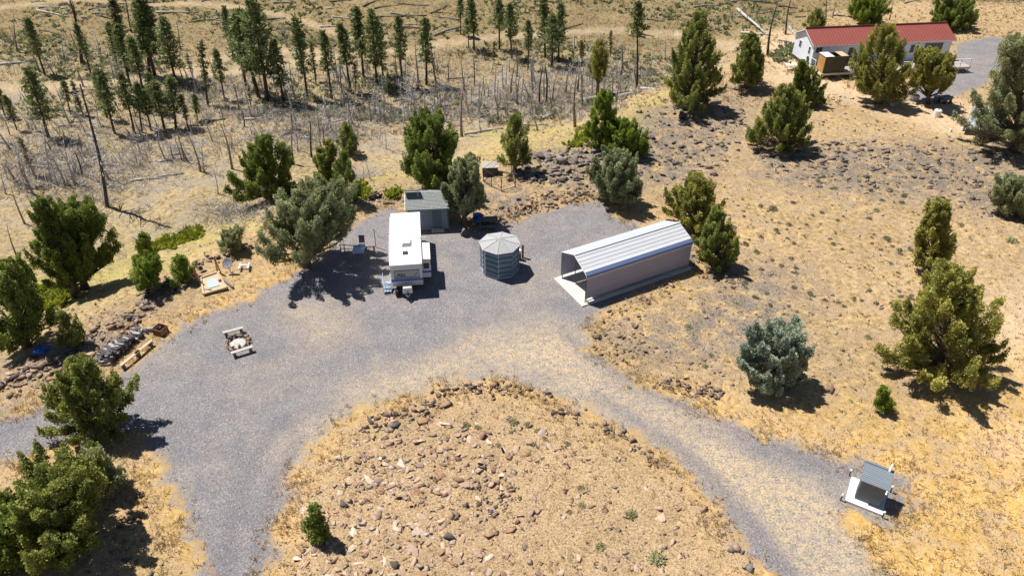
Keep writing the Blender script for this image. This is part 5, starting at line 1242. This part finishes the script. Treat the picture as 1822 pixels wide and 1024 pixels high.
a, b_ = flat(398, 591, .42), flat(431, 582.5, .42); bench(((a[0] + b_[0]) / 2, (a[1] + b_[1]) / 2), frame_of(a, b_), 1.45, 'weathered plank bench on the far side of the fire pit')
a, b_ = flat(413.5, 627, .42), flat(447, 616.5, .42); bench(((a[0] + b_[0]) / 2, (a[1] + b_[1]) / 2), frame_of(a, b_), 1.5, 'weathered plank bench on the near side of the fire pit')

# ------------------------------------------------------------------ firewood
a, b_ = flat(187, 652), flat(262, 588)
rz = frame_of(a, b_); L = math.hypot(b_[0] - a[0], b_[1] - a[1])
FW = empty('firewood_pile', (a[0], a[1], gz(a[0], a[1])), rz, 'long low pile of split firewood with bleached ends along the left border', 'woodpile')
lm = []
for i in range(6):
    q = MB(); q.tube([(0, -.30, 0), (0, .30, 0)], .085, [5, 6, 7, 4, 6, 5][i]); me = q.mesh('log'); me.materials.append(M['firewood_pale'] if i in (0, 3) else M['firewood']); lm.append(me)
cntl = 0
for row, (y0, tall) in enumerate([(.05, 5), (.66, 4)]):
    for j in range(tall):
        x = .1 + random.uniform(0, .1) + j * .10
        while x < L - j * .12 and cntl < 290:
            top = tall * (.65 + .35 * math.sin(x * 1.1 + row))
            if j < top:
                o = link_mesh('log', random.choice(lm), None, FW); s = random.uniform(.8, 1.35)
                o.location = (x, y0 + random.gauss(0, .06), .08 + j * .15 + random.gauss(0, .02)); o.scale = (s, random.uniform(.75, 1.1), s); o.rotation_euler = (random.gauss(0, .12), random.uniform(0, 6), random.gauss(0, .42)); cntl += 1
            x += random.uniform(.17, .24)
a, b_ = flat(219, 646, .42), flat(243, 627, .42); bench(((a[0] + b_[0]) / 2, (a[1] + b_[1]) / 2), frame_of(a, b_), 1.75, 'lower left of the two plank benches in front of the firewood pile', 'tan_wood', .24)
a, b_ = flat(245, 625, .42), flat(265, 609, .42); bench(((a[0] + b_[0]) / 2, (a[1] + b_[1]) / 2), frame_of(a, b_), 1.6, 'upper right of the two plank benches in front of the firewood pile', 'tan_wood', .24)
P = flat(287, 592)
cr = empty('wooden_crate', (P[0], P[1], gz(*P)), -.35, 'dark brown open wooden crate at the upper end of the firewood pile', 'crate')
for i in range(3):
    for s in (-1, 1):
        MB().box((0, s * .36, .12 + i * .2), (.8, .04, .16)).build('slat', M['brown_wood'], cr); MB().box((s * .38, 0, .12 + i * .2), (.04, .68, .16)).build('slat', M['brown_wood'], cr)
MB().box((0, 0, .04), (.74, .66, .04)).build('floor_board', M['brown_wood'], cr)
P = flat(276, 588); pk2 = MB().tube([(-.5, .0, .55), (.45, .1, .62)], .10, 7).build('log_pole', M['deadgrey'], None); pk2.location = (P[0], P[1], gz(*P) - .28); setp(pk2, 'bleached log lying between the firewood pile and the wooden crate', 'log')

# ------------------------------------------------------------------ swing frame with sandbox, dish, sawhorse
z7 = lambda a, b: (340 + a / 3.94, 400 + b / 3.94)
c0, c1, c2, c3 = [flat(*z7(*q)) for q in ((72, 385), (188, 345), (252, 452), (92, 498))]
cc = [(c0[0] + c1[0] + c2[0] + c3[0]) / 4, (c0[1] + c1[1] + c2[1] + c3[1]) / 4]
SB = empty('sandpit', (cc[0], cc[1], gz(*cc)), 0, 'wooden framed sandpit with a pale blue mat under the orange frame', 'sandpit')
rc_ = [Vector((q[0] - cc[0], q[1] - cc[1], .08)) for q in (c0, c1, c2, c3)]
for i in range(4): MB().bar(rc_[i], rc_[(i + 1) % 4], .12, .16).build('plank', M['tan_wood'], SB)
cm_ = sum(rc_, Vector()) / 4
MB().add([rc_[i].lerp(cm_, .5) + Vector((.05, 0, -.02 + dz)) for dz in (0, .03) for i in range(4)], [(3, 2, 1, 0), (4, 5, 6, 7), (0, 1, 5, 4), (1, 2, 6, 5), (2, 3, 7, 6), (3, 0, 4, 7)]).build('mat', M['mat_blue'], SB)
MB().add([rc_[i].lerp(cm_, .04) + Vector((0, 0, -.06 + dz)) for dz in (0, .02) for i in range(4)], [(3, 2, 1, 0), (4, 5, 6, 7), (0, 1, 5, 4), (1, 2, 6, 5), (2, 3, 7, 6), (3, 0, 4, 7)]).build('sand', M['tan_wood'], SB)
SWF = empty('swing_frame', (cc[0], cc[1], gz(*cc)), 0, 'rusty orange A-frame posts standing over the sandpit', 'frame')
for (tx, ty, fs) in ((30, 305, ((40, 400), (74, 432))), (190, 250, ((186, 332), (216, 358)))):
    f0 = [flat(*z7(*q)) for q in fs]; mx = ((f0[0][0] + f0[1][0]) / 2, (f0[0][1] + f0[1][1]) / 2)
    for q in f0: MB().bar((q[0] - cc[0], q[1] - cc[1], 0), (mx[0] - cc[0] - .1, mx[1] - cc[1] + .1, 1.55), .075).build('leg', M['orange_paint'], SWF)
    MB().bar((f0[0][0] * .6 + mx[0] * .4 - cc[0], f0[0][1] * .6 + mx[1] * .4 - cc[1], .6), (f0[1][0] * .6 + mx[0] * .4 - cc[0], f0[1][1] * .6 + mx[1] * .4 - cc[1], .6), .06).build('brace', M['orange_paint'], SWF)
P = flat(*z7(208, 402)); bo = link_mesh('ball', np_mesh('ball', IV2 * .16, IF2, smooth=True), M['red_ball']); bo.location = (P[0], P[1], gz(*P) + .17); setp(bo, 'dull red ball lying in the corner of the sandpit', 'ball')
a, b_ = flat(*z7(228, 392)), flat(*z7(296, 442)); bm_o = MB().bar((0, 0, .10), (b_[0] - a[0], b_[1] - a[1], .10), .14, .14).build('timber_beam', M['bench_leg'], None); bm_o.location = (a[0], a[1], gz(*a)); setp(bm_o, 'dark timber beam lying off the right corner of the sandpit', 'beam')
a = flat(*z7(105, 470)); bm_o = MB().bar((-.35, .2, .16), (.45, .05, .22), .12, .12).bar((-.3, .35, .1), (-.1, -.35, .16), .1).build('broken_timber', M['brown_wood'], None); bm_o.location = (a[0], a[1], gz(*a)); setp(bm_o, 'broken brown timber in the lower left corner of the sandpit', 'timber')
P = flat(*z7(278, 335))
DS = empty('satellite_dish', (P[0], P[1], gz(*P)), 0, 'grey satellite dish on a short pole right of the orange frame', 'satellite dish')
MB().tube([(0, 0, 0), (0, 0, .75)], .035, 8).build('pole', M['steel'], DS)
dm = MB(); ringn = 16; vs = [Vector((0, 0, 0))]
for j, (rr_, dz) in enumerate(((.2, .02), (.36, .06), (.44, .10))):
    for k in range(ringn): vs.append(Vector((rr_ * math.cos(2 * PI * k / ringn), rr_ * math.sin(2 * PI * k / ringn), dz)))
fs = [(0, 1 + k, 1 + (k + 1) % ringn) for k in range(ringn)]
for j in range(2):
    for k in range(ringn): fs.append((1 + j * ringn + k, 1 + (j + 1) * ringn + k, 1 + (j + 1) * ringn + (k + 1) % ringn, 1 + j * ringn + (k + 1) % ringn))
rm = Euler((R(52), 0, R(-10))).to_matrix(); dm.add([rm @ v + Vector((0, -.06, .95)) for v in vs], fs); do = dm.build('reflector', M['dish'], DS, True); sm = do.modifiers.new('thick', 'SOLIDIFY'); sm.thickness = .02
am = MB(); am.bar((0, 0, .7), rm @ Vector((0, -.05, .5)) + Vector((0, -.05, .9)), .03); am.box(rm @ Vector((0, -.05, .5)) + Vector((0, -.05, .9)), (.08, .08, .1)); am.build('feed_arm', M['steel'], DS)
P = flat(*z7(378, 312))
SHs = empty('sawhorse', (P[0], P[1], gz(*P)), R(8), 'low white H-shaped wooden trestle right of the satellite dish', 'trestle')
MB().box((0, 0, .34), (.62, .12, .08)).build('crossbar', M['white_trim'], SHs)
for s in (-1, 1):
    MB().box((s * .34, 0, .22), (.14, .75, .16)).build('foot', M['white_trim'], SHs)

# ------------------------------------------------------------------ table, chair and rail beside the trailer
P = flat(640, 456)
TB = empty('folding_table', (P[0], P[1], 0), R(4), 'pale blue folding table in the dappled shade left of the trailer', 'table')
MB().box((0, 0, .74), (.98, 1.25, .045)).build('tabletop', M['table_blue'], TB, bevel=.01)
for sx in (-1, 1):
    for sy in (-1, 1): MB().bar((sx * .40, sy * .5, 0), (sx * .36, sy * .45, .72), .035).build('leg', M['steel'], TB)
P = flat(643, 443)
CHr = empty('camp_chair', (P[0] + .05, P[1] + .15, 0), R(2), 'grey fabric chair behind the pale blue table', 'chair')
MB().box((0, 0, .44), (.5, .48, .04)).build('seat', M['chair_grey'], CHr); MB().box((0, .27, .80), (.5, .04, .66), (R(-14), 0, 0)).build('backrest', M['chair_grey'], CHr)
for sx in (-1, 1):
    for sy in (-1, 1): MB().bar((sx * .23, sy * .22, 0), (sx * .23, sy * .22, .43), .03).build('leg', M['dark_steel'], CHr)
a, b_ = flat(607, 451), flat(668, 455)
RF = empty('rail_frame', (a[0], a[1], 0), frame_of(a, b_), 'low brown wooden rail frame on either side of the pale blue table', 'rail')
Lf = math.hypot(b_[0] - a[0], b_[1] - a[1])
for xx in (0, .35, Lf - .1, Lf): MB().bar((xx, -.05, 0), (xx, .05, .95), .06).build('post', M['brown_wood'], RF)
for zz_ in (.5, .9): MB().bar((0, .04, zz_), (Lf, .04, zz_ - .05), .045).build('rail', M['brown_wood'], RF)
P = flat(669, 440)
PO = empty('clothes_post', (P[0], P[1], 0), 0, 'thin tan post with a line to the trailer beside the pale blue table', 'post')
MB().bar((0, 0, 0), (0, .05, 1.9), .06).build('shaft', M['tan_wood'], PO)
MB().tube([(0, .05, 1.85), (.5, -.5, 1.35), (.95, -.9, 1.5)], .012, 5).build('line', M['dark_steel'], PO)

# ------------------------------------------------------------------ blue chair and picnic table in the shade right of the shed
P = flat(850, 397)
BC = empty('blue_tub_chair', (P[0], P[1], 0), 0, 'round bright blue plastic tub chair in the tree shade right of the shed', 'chair')
MB().tube([(0, 0, .18), (0, 0, .42), (0, 0, .46)], [.30, .42, .30], 14).build('seat', M['blue_plastic'], BC, True)
bk = MB(); bk.add([(.44 * math.cos(a_) , .40 * math.sin(a_), z_) for z_ in (.40, .92) for a_ in [R(20 + 14 * i) for i in range(11)]], [(i, i + 1, 12 + i, 11 + i) for i in range(10)]); bo = bk.build('backrest', M['blue_plastic'], BC, True); sm = bo.modifiers.new('thick', 'SOLIDIFY'); sm.thickness = .04
for i in range(4): MB().bar((.22 * math.cos(PI / 4 + i * PI / 2), .22 * math.sin(PI / 4 + i * PI / 2), 0), (.2 * math.cos(PI / 4 + i * PI / 2), .2 * math.sin(PI / 4 + i * PI / 2), .2), .05).build('leg', M['blue_plastic'], BC)
P = flat(868, 402)
PT = empty('picnic_table', (P[0], P[1], 0), R(6), 'dark picnic table in the tree shade behind the octagonal cabin', 'table')
for i in range(5): MB().box((0, -.34 + i * .17, .74), (1.8, .15, .045)).build('top_plank', M['bench_leg'], PT)
for s in (-1, 1):
    for j in range(2): MB().box((0, s * (.68 + .16 * j), .44), (1.8, .14, .045)).build('bench_plank', M['bench_leg'], PT)
    lg = MB(); lg.bar((s * .7, -.75, 0), (s * .7, -.22, .72), .08); lg.bar((s * .7, .75, 0), (s * .7, .22, .72), .08); lg.bar((s * .7, -.86, .39), (s * .7, .86, .39), .07); lg.build('leg_frame', M['bench_leg'], PT)

# ------------------------------------------------------------------ wire pen with posts
z4 = lambda a, b: (840 + a / 12.8, 270 + b / 12.8)
pts = [z4(258, 675), z4(440, 800), z4(668, 900), z4(985, 800), z4(890, 500), z4(575, 440)]
W_ = [at(*q) for q in pts]; c = sum(W_, Vector()) / 6
PN = empty('wire_pen', c, 0, 'small wire pen on thin dark posts beside the egg-shaped juniper', 'pen')
for q in W_: MB().bar(q - c + Vector((0, 0, -.1)), q - c + Vector((0, 0, 1.5)), .075).build('post', M['dark_steel'], PN)
wr = MB()
for i in range(6):
    a, b_ = W_[i] - c, W_[(i + 1) % 6] - c
    wr.bar(a + Vector((0, 0, 1.42)), b_ + Vector((0, 0, 1.42)), .03)
    wr.bar(a + Vector((0, 0, .06)), b_ + Vector((0, 0, .06)), .05)
    for zz_ in (.4, .75, 1.1): wr.bar(a + Vector((0, 0, zz_)), b_ + Vector((0, 0, zz_)), .010)
    L = (b_ - a).length; nn = int(L / .3)
    for j in range(1, nn): p_ = a.lerp(b_, j / nn); wr.bar(p_ + Vector((0, 0, .06)), p_ + Vector((0, 0, 1.42)), .008)
wr.build('wire_mesh', M['dark_steel'], PN)
P = at(*z4(410, 500)); P.z = gz(P.x, P.y)
DB = empty('kennel', P, R(5), 'dark low kennel with grey boarded top in the back left corner of the wire pen', 'kennel')
MB().box((0, 0, .45), (1.55, 1.0, .9)).build('wall', M['dark_steel'], DB)
for i in range(5): MB().box((0, -.48 + i * .24, .95 + .02 * i), (1.75, .22, .05), (R(5), 0, 0)).build('roof_board', M['grey_wood'], DB)
MB().box((.1, -.505, .3), (.5, .02, .55)).build('doorway', M['smoke'], DB)

# ------------------------------------------------------------------ house with red roof
e0, e1 = flat(1448, 82, 3.4), flat(1702, 71, 3.4); r0_, r1_ = flat(1437, 52, 4.75), flat(1697, 42, 4.75)
rz = frame_of(e0, e1); HL = math.hypot(e1[0] - e0[0], e1[1] - e0[1])
HO = empty('house', (e0[0], e0[1], 0), rz, 'long white house with red metal gable roof and a deck at the top right', 'house')
hd = 3.0; ov = .30; zf = .75
prof = [(ov, .55), (ov, 3.38), (hd, 4.58), (2 * hd - ov, 3.38), (2 * hd - ov, .55)]
MB().prism(prof, HL - .6, 'x', .3).build('wall', M['house_white'], HO)
ls = MB()
for i in range(18): ls.span(.3, HL - .3, ov - .014, ov - .002, .6 + i * .15, .6 + i * .15 + .11)
for i in range(int(HL / .4)): pass
ls.build('siding', M['house_white'], HO, kind='stuff')
MB().span(.35, HL - .35, ov + .05, 2 * hd - ov - .05, 0, .55).build('foundation', M['dark_steel'], HO)
for side in (0, 1):
    f = (lambda y: y) if side == 0 else (lambda y: 2 * hd - y)
    ro = MB().prism([(f(0), 3.40), (f(hd), 4.75), (f(hd), 4.66), (f(0), 3.31)], HL, 'x', 0).build('roof', M['red_roof'], HO)
    rb = MB(); nr = 48
    for i in range(nr + 1):
        x = HL * i / nr; rb.bar((x, f(-.01), 3.42), (x, f(hd), 4.775), .07, .05)
    rb.build('seams', M['red_rib'], ro, kind='stuff')
MB().bar((-.05, hd, 4.80), (HL + .05, hd, 4.80), .06, .34).build('ridge_cap', M['red_rib'], HO)
for x in (-.04, HL + .005): MB().prism([(-.03, 3.40), (hd, 4.77), (2 * hd + .03, 3.40), (2 * hd + .03, 3.24), (hd, 4.60), (-.03, 3.24)], .035, 'x', x).build('barge_board', M['house_trim'], HO)
MB().bar((0, -.02, 3.30), (HL, -.02, 3.30), .04, .14).build('gutter', M['house_trim'], HO)
def hwin(x0, x1, z0, z1, panes=2, name='window', y=ov):
    fr = MB(); t = .07
    fr.span(x0, x1, y - .05, y - .016, z0, z0 + t); fr.span(x0, x1, y - .05, y - .016, z1 - t, z1); fr.span(x0, x0 + t, y - .05, y - .016, z0 + t, z1 - t); fr.span(x1 - t, x1, y - .05, y - .016, z0 + t, z1 - t)
    o = fr.build(name, M['house_trim'], HO)
    for i in range(panes):
        a = x0 + t + (x1 - x0 - 2 * t) * i / panes; b_ = x0 + t + (x1 - x0 - 2 * t) * (i + 1) / panes
        MB().span(a + .02, b_ - .02, y - .035, y - .018, z0 + t, z1 - t).build('pane', M['glass'], o)
    return o
k_ = HL / 254
hwin(.55, 1.55, 2.3, 3.15); hwin((1624 - 1448) * k_, (1633 - 1448) * k_, 1.75, 2.95, 1); hwin((1649 - 1448) * k_, (1684 - 1448) * k_, 1.75, 3.1, 3)
hwin(9.4, 10.6, 1.9, 3.0)
dr = MB().span((1514.5 - 1448) * k_, (1523.5 - 1448) * k_, ov - .05, ov - .016, zf + .02, 2.85).build('door', M['ply_shade_and_door'], HO); MB().span((1516.5 - 1448) * k_, (1521.5 - 1448) * k_, ov - .06, ov - .052, 1.7, 2.7).build('pane', M['glass'], dr)
lamp = MB().box(((1637 - 1448) * k_, ov - .1, 3.1), (.16, .16, .22)).build('porch_lamp', M['dark_steel'], HO)
for (y0, y1, z0, z1) in ((1.0, 1.6, 1.95, 2.9), (3.7, 4.4, 2.0, 2.9)):
    wg = MB().span(.262, .298, y0, y1, z0, z1).build('window', M['house_trim'], HO)
    MB().span(.25, .26, y0 + .06, y1 - .06, z0 + .06, (z0 + z1) / 2 - .02).build('pane', M['glass'], wg); MB().span(.25, .26, y0 + .06, y1 - .06, (z0 + z1) / 2 + .02, z1 - .06).build('pane', M['glass'], wg)
MB().tube([(.20, 1.2, 1.35), (.29, 1.2, 1.35)], .30, 12).build('wall_fan', M['dark_steel'], HO)
# deck
dy = -3.1
for i in range(11):
    y0 = dy + (ov - .06 - dy) * i / 11; MB().span(.2, HL + .9, y0 + .012, y0 + (ov - .06 - dy) / 11 - .012, zf - .05, zf).build('deck_board', M['deck'], HO)
MB().span(.18, HL + .92, dy - .05, dy - .002, zf - .26, zf + .01).build('deck_rim', M['deck_pale'], HO); MB().span(.13, .178, dy - .05, ov - .06, zf - .26, zf + .01).build('deck_rim', M['deck_pale'], HO)
MB().span(HL + .92, HL + .97, dy - .05, ov, zf - .26, zf + .01).build('deck_rim', M['deck_pale'], HO)
npst = 13
for i in range(npst):
    x = 4.4 + (HL + .8 - 4.4) * i / (npst - 1)
    if 14.6 < x < 16.4 : continue
    MB().span(x - .05, x + .05, dy + .03, dy + .13, 0, zf + 1.0).build('rail_post', M['house_trim'], HO)
for xa, xb in ((4.4, 14.8), (16.4, HL + .8)):
    MB().span(xa, xb, dy + .02, dy + .14, zf + 1.0, zf + 1.05).build('top_rail', M['house_trim'], HO); MB().span(xa, xb, dy + .06, dy + .10, zf + .5, zf + .55).build('mid_rail', M['house_trim'], HO)
MB().span(.22, .30, dy + 2.0, ov - .1, zf + 1.0, zf + 1.05).build('top_rail', M['house_trim'], HO)
for yy in (dy + 2.05, ov - .15): MB().span(.22, .30, yy, yy + .08, 0, zf + 1.0).build('rail_post', M['house_trim'], HO)
for i in range(3): MB().span(13.2, 15.4, dy - .40 - .32 * i, dy - .10 - .32 * i, zf - .24 - .2 * i, zf - .18 - .2 * i).build('stair_tread', M['deck_pale'], HO)
for i in range(2): MB().span(4.6, 6.6, dy - .40 - .32 * i, dy - .10 - .32 * i, zf - .24 - .2 * i, zf - .18 - .2 * i).build('stair_tread', M['deck_pale'], HO)
HM = Matrix.Translation(HO.location) @ Matrix.Rotation(rz, 4, 'Z')
# tall wooden box on the deck corner
bxr = empty('wooden_enclosure', HM @ Vector((.35, dy + .1, zf + .005)), rz, 'tall golden brown plywood enclosure on the left corner of the deck', 'enclosure')
bl_, bd_, bh = 3.0, 1.7, 2.15
MB().span(0, .06, 0, bd_, 0, bh).build('side_panel', M['ply'], bxr); MB().span(bl_ - .06, bl_, 0, bd_, 0, bh).build('side_panel', M['ply_shade_and_door'], bxr)
for i in range(4): MB().span(.062 + i * .72, .062 + i * .72 + .70, .0, .05, 0, bh).build('front_panel', M['ply_shade_and_door'], bxr)  # front takes the darker copy: its shade is put into the colour
MB().span(.062, bl_ - .062, bd_ - .05, bd_, 0, bh).build('back_panel', M['ply_shade_and_door'], bxr)
MB().span(-.08, 1.15, -.1, bd_ + .05, bh + .003, bh + .06).build('roof_sheet', M['house_trim'], bxr); MB().span(2.1, bl_ + .08, -.1, bd_ + .05, bh + .003, bh + .06).build('roof_sheet', M['tan_wood'], bxr)
MB().span(.45, .85, -.012, -.002, 1.2, 1.8).build('opening', M['smoke'], bxr)
# small things round the house
def simple(name, px, py, label, cat, rz=0.0):
    P = at(px, py); P.z = gz(P.x, P.y); return empty(name, P, rz, label, cat)
o = simple('white_table', 1406, 124, 'white table on the bare ground left of the house', 'table', .1)
MB().box((0, 0, .7), (1.5, .9, .06)).build('tabletop', M['white_plastic'], o)
for sx in (-1, 1):
    for sy in (-1, 1): MB().box((sx * .65, sy * .36, .335), (.07, .07, .67)).build('leg', M['white_plastic'], o)
o = simple('jug', 1404, 123, 'small dark jug on the white table left of the house', 'jug'); o.location.z += .73; MB().tube([(0, 0, 0), (0, 0, .3), (0, 0, .4)], [.1, .1, .04], 8).build('bottle', M['dark_steel'], o)
o = simple('white_tank', 1666, 207, 'white upright tank on the dry ground right of the big juniper before the house', 'tank', .2)
MB().tube([(0, 0, 0), (0, 0, .75), (0, 0, .85)], [.42, .42, .3], 14).build('drum', M['white_plastic'], o); MB().tube([(0, 0, .85), (0, 0, .9)], .12, 10).build('lid', M['dark_steel'], o)
o = simple('blue_drum', 1664, 181, 'blue grey drum under the small clear-stemmed juniper', 'drum'); MB().tube([(0, 0, 0), (0, 0, .75)], .33, 14).build('barrel', M['bend_shade_drum_blue'], o); MB().tube([(0, 0, .75), (0, 0, .79)], .35, 14).build('lid', M['light_blue_paint'], o)
o = simple('yard_cart', 1680, 183, 'dark yard cart parked in the shade of the small clear-stemmed juniper', 'cart', .3)
MB().box((0, 0, .62), (1.3, .75, .45), taper=1.1).build('tub', M['chair_grey'], o)
for sx in (-1, 1):
    for sy in (-1, 1): MB().tube([(sx * .45, sy * .36, .22), (sx * .45, sy * .46, .22)], .22, 12).build('wheel', M['tyre'], o)
MB().bar((.6, 0, .5), (1.15, 0, .95), .05).build('handle', M['dark_steel'], o)
o = simple('white_box', 1627, 178, 'white box with dark lid left of the small clear-stemmed juniper', 'box'); MB().box((0, 0, .3), (.8, .55, .6)).build('body', M['white_plastic'], o); MB().box((.05, 0, .63), (.6, .45, .06)).build('lid', M['chair_grey'], o)
# flat metal roof of a low lean-to at right
pa, pb_, pc_ = flat(1733, 188, .9), flat(1719, 226, .9), flat(1766, 188, .9)
o = empty('low_shelter', (pb_[0], pb_[1], 0), math.atan2(pa[1] - pb_[1], pa[0] - pb_[0]) - PI / 2, 'low shelter with flat pale grey metal roof beside the huge juniper at right', 'shelter')
Ls = math.hypot(pa[0] - pb_[0], pa[1] - pb_[1])
for i in range(4): MB().span(.0 + i * .9, .885 + i * .9, 0, Ls, .9, .95).build('roof_sheet', M['tarp'], o)
for i in range(4): MB().bar((.0 + i * .9, 0, .965), (.0 + i * .9, Ls, .965), .05, .03).build('roof_seam', M['tarp'], o)
MB().span(.05, 3.5, .1, Ls - .1, 0, .895).build('wall', M['smoke'], o); MB().span(-.06, -.003, 0, Ls, .78, .97).build('edge_board', M['dark_steel'], o)
for (px, py, lab, mt, sz) in [(1712, 232, 'small white bin beside the corner of the low shelter', 'white_plastic', .45), (1691, 234, 'white stone-sized bag on dry ground left of the low shelter', 'white_plastic', .3)]:
    o = simple('bin' if 'bin' in lab else 'bag', px, py, lab, 'bin' if 'bin' in lab else 'bag'); MB().box((0, 0, sz / 2), (sz, sz * .8, sz), (0, 0, .4), taper=.85).build('body', M[mt], o, bevel=.04); MB().box((0, 0, sz + .02), (sz * .7, sz * .6, .04), (0, 0, .4)).build('lid', M['chair_grey'] if 'bin' in lab else M[mt], o)
P = flat(1721, 224, .97); o = MB().box((0, 0, .06), (.5, .22, .12), (0, 0, .5)).build('red_toolbox', M['red_ball'], None, bevel=.02); o.location = (P[0], P[1], .97); setp(o, 'small red box on the near corner of the flat metal roof', 'box')
# blue tarp in the shade at far left
P = at(74, 624); P.z = gz(P.x, P.y)
tp = MB(); g_ = 7
tp.add([(1.0 * (i / (g_ - 1) - .5), .9 * (j / (g_ - 1) - .5), .12 + .10 * math.sin(i * 1.7 + j) * math.sin(j * 1.3) + .12 * math.exp(-((i - 3) ** 2 + (j - 3) ** 2) / 5)) for j in range(g_) for i in range(g_)], [(j * g_ + i, j * g_ + i + 1, (j + 1) * g_ + i + 1, (j + 1) * g_ + i) for j in range(g_ - 1) for i in range(g_ - 1)])
o = tp.build('blue_tarp', M['blue_plastic'], None, True); sm = o.modifiers.new('thick', 'SOLIDIFY'); sm.thickness = .02; o.location = P; setp(o, 'crumpled blue tarp in the shade under the dark juniper at far left', 'tarp')
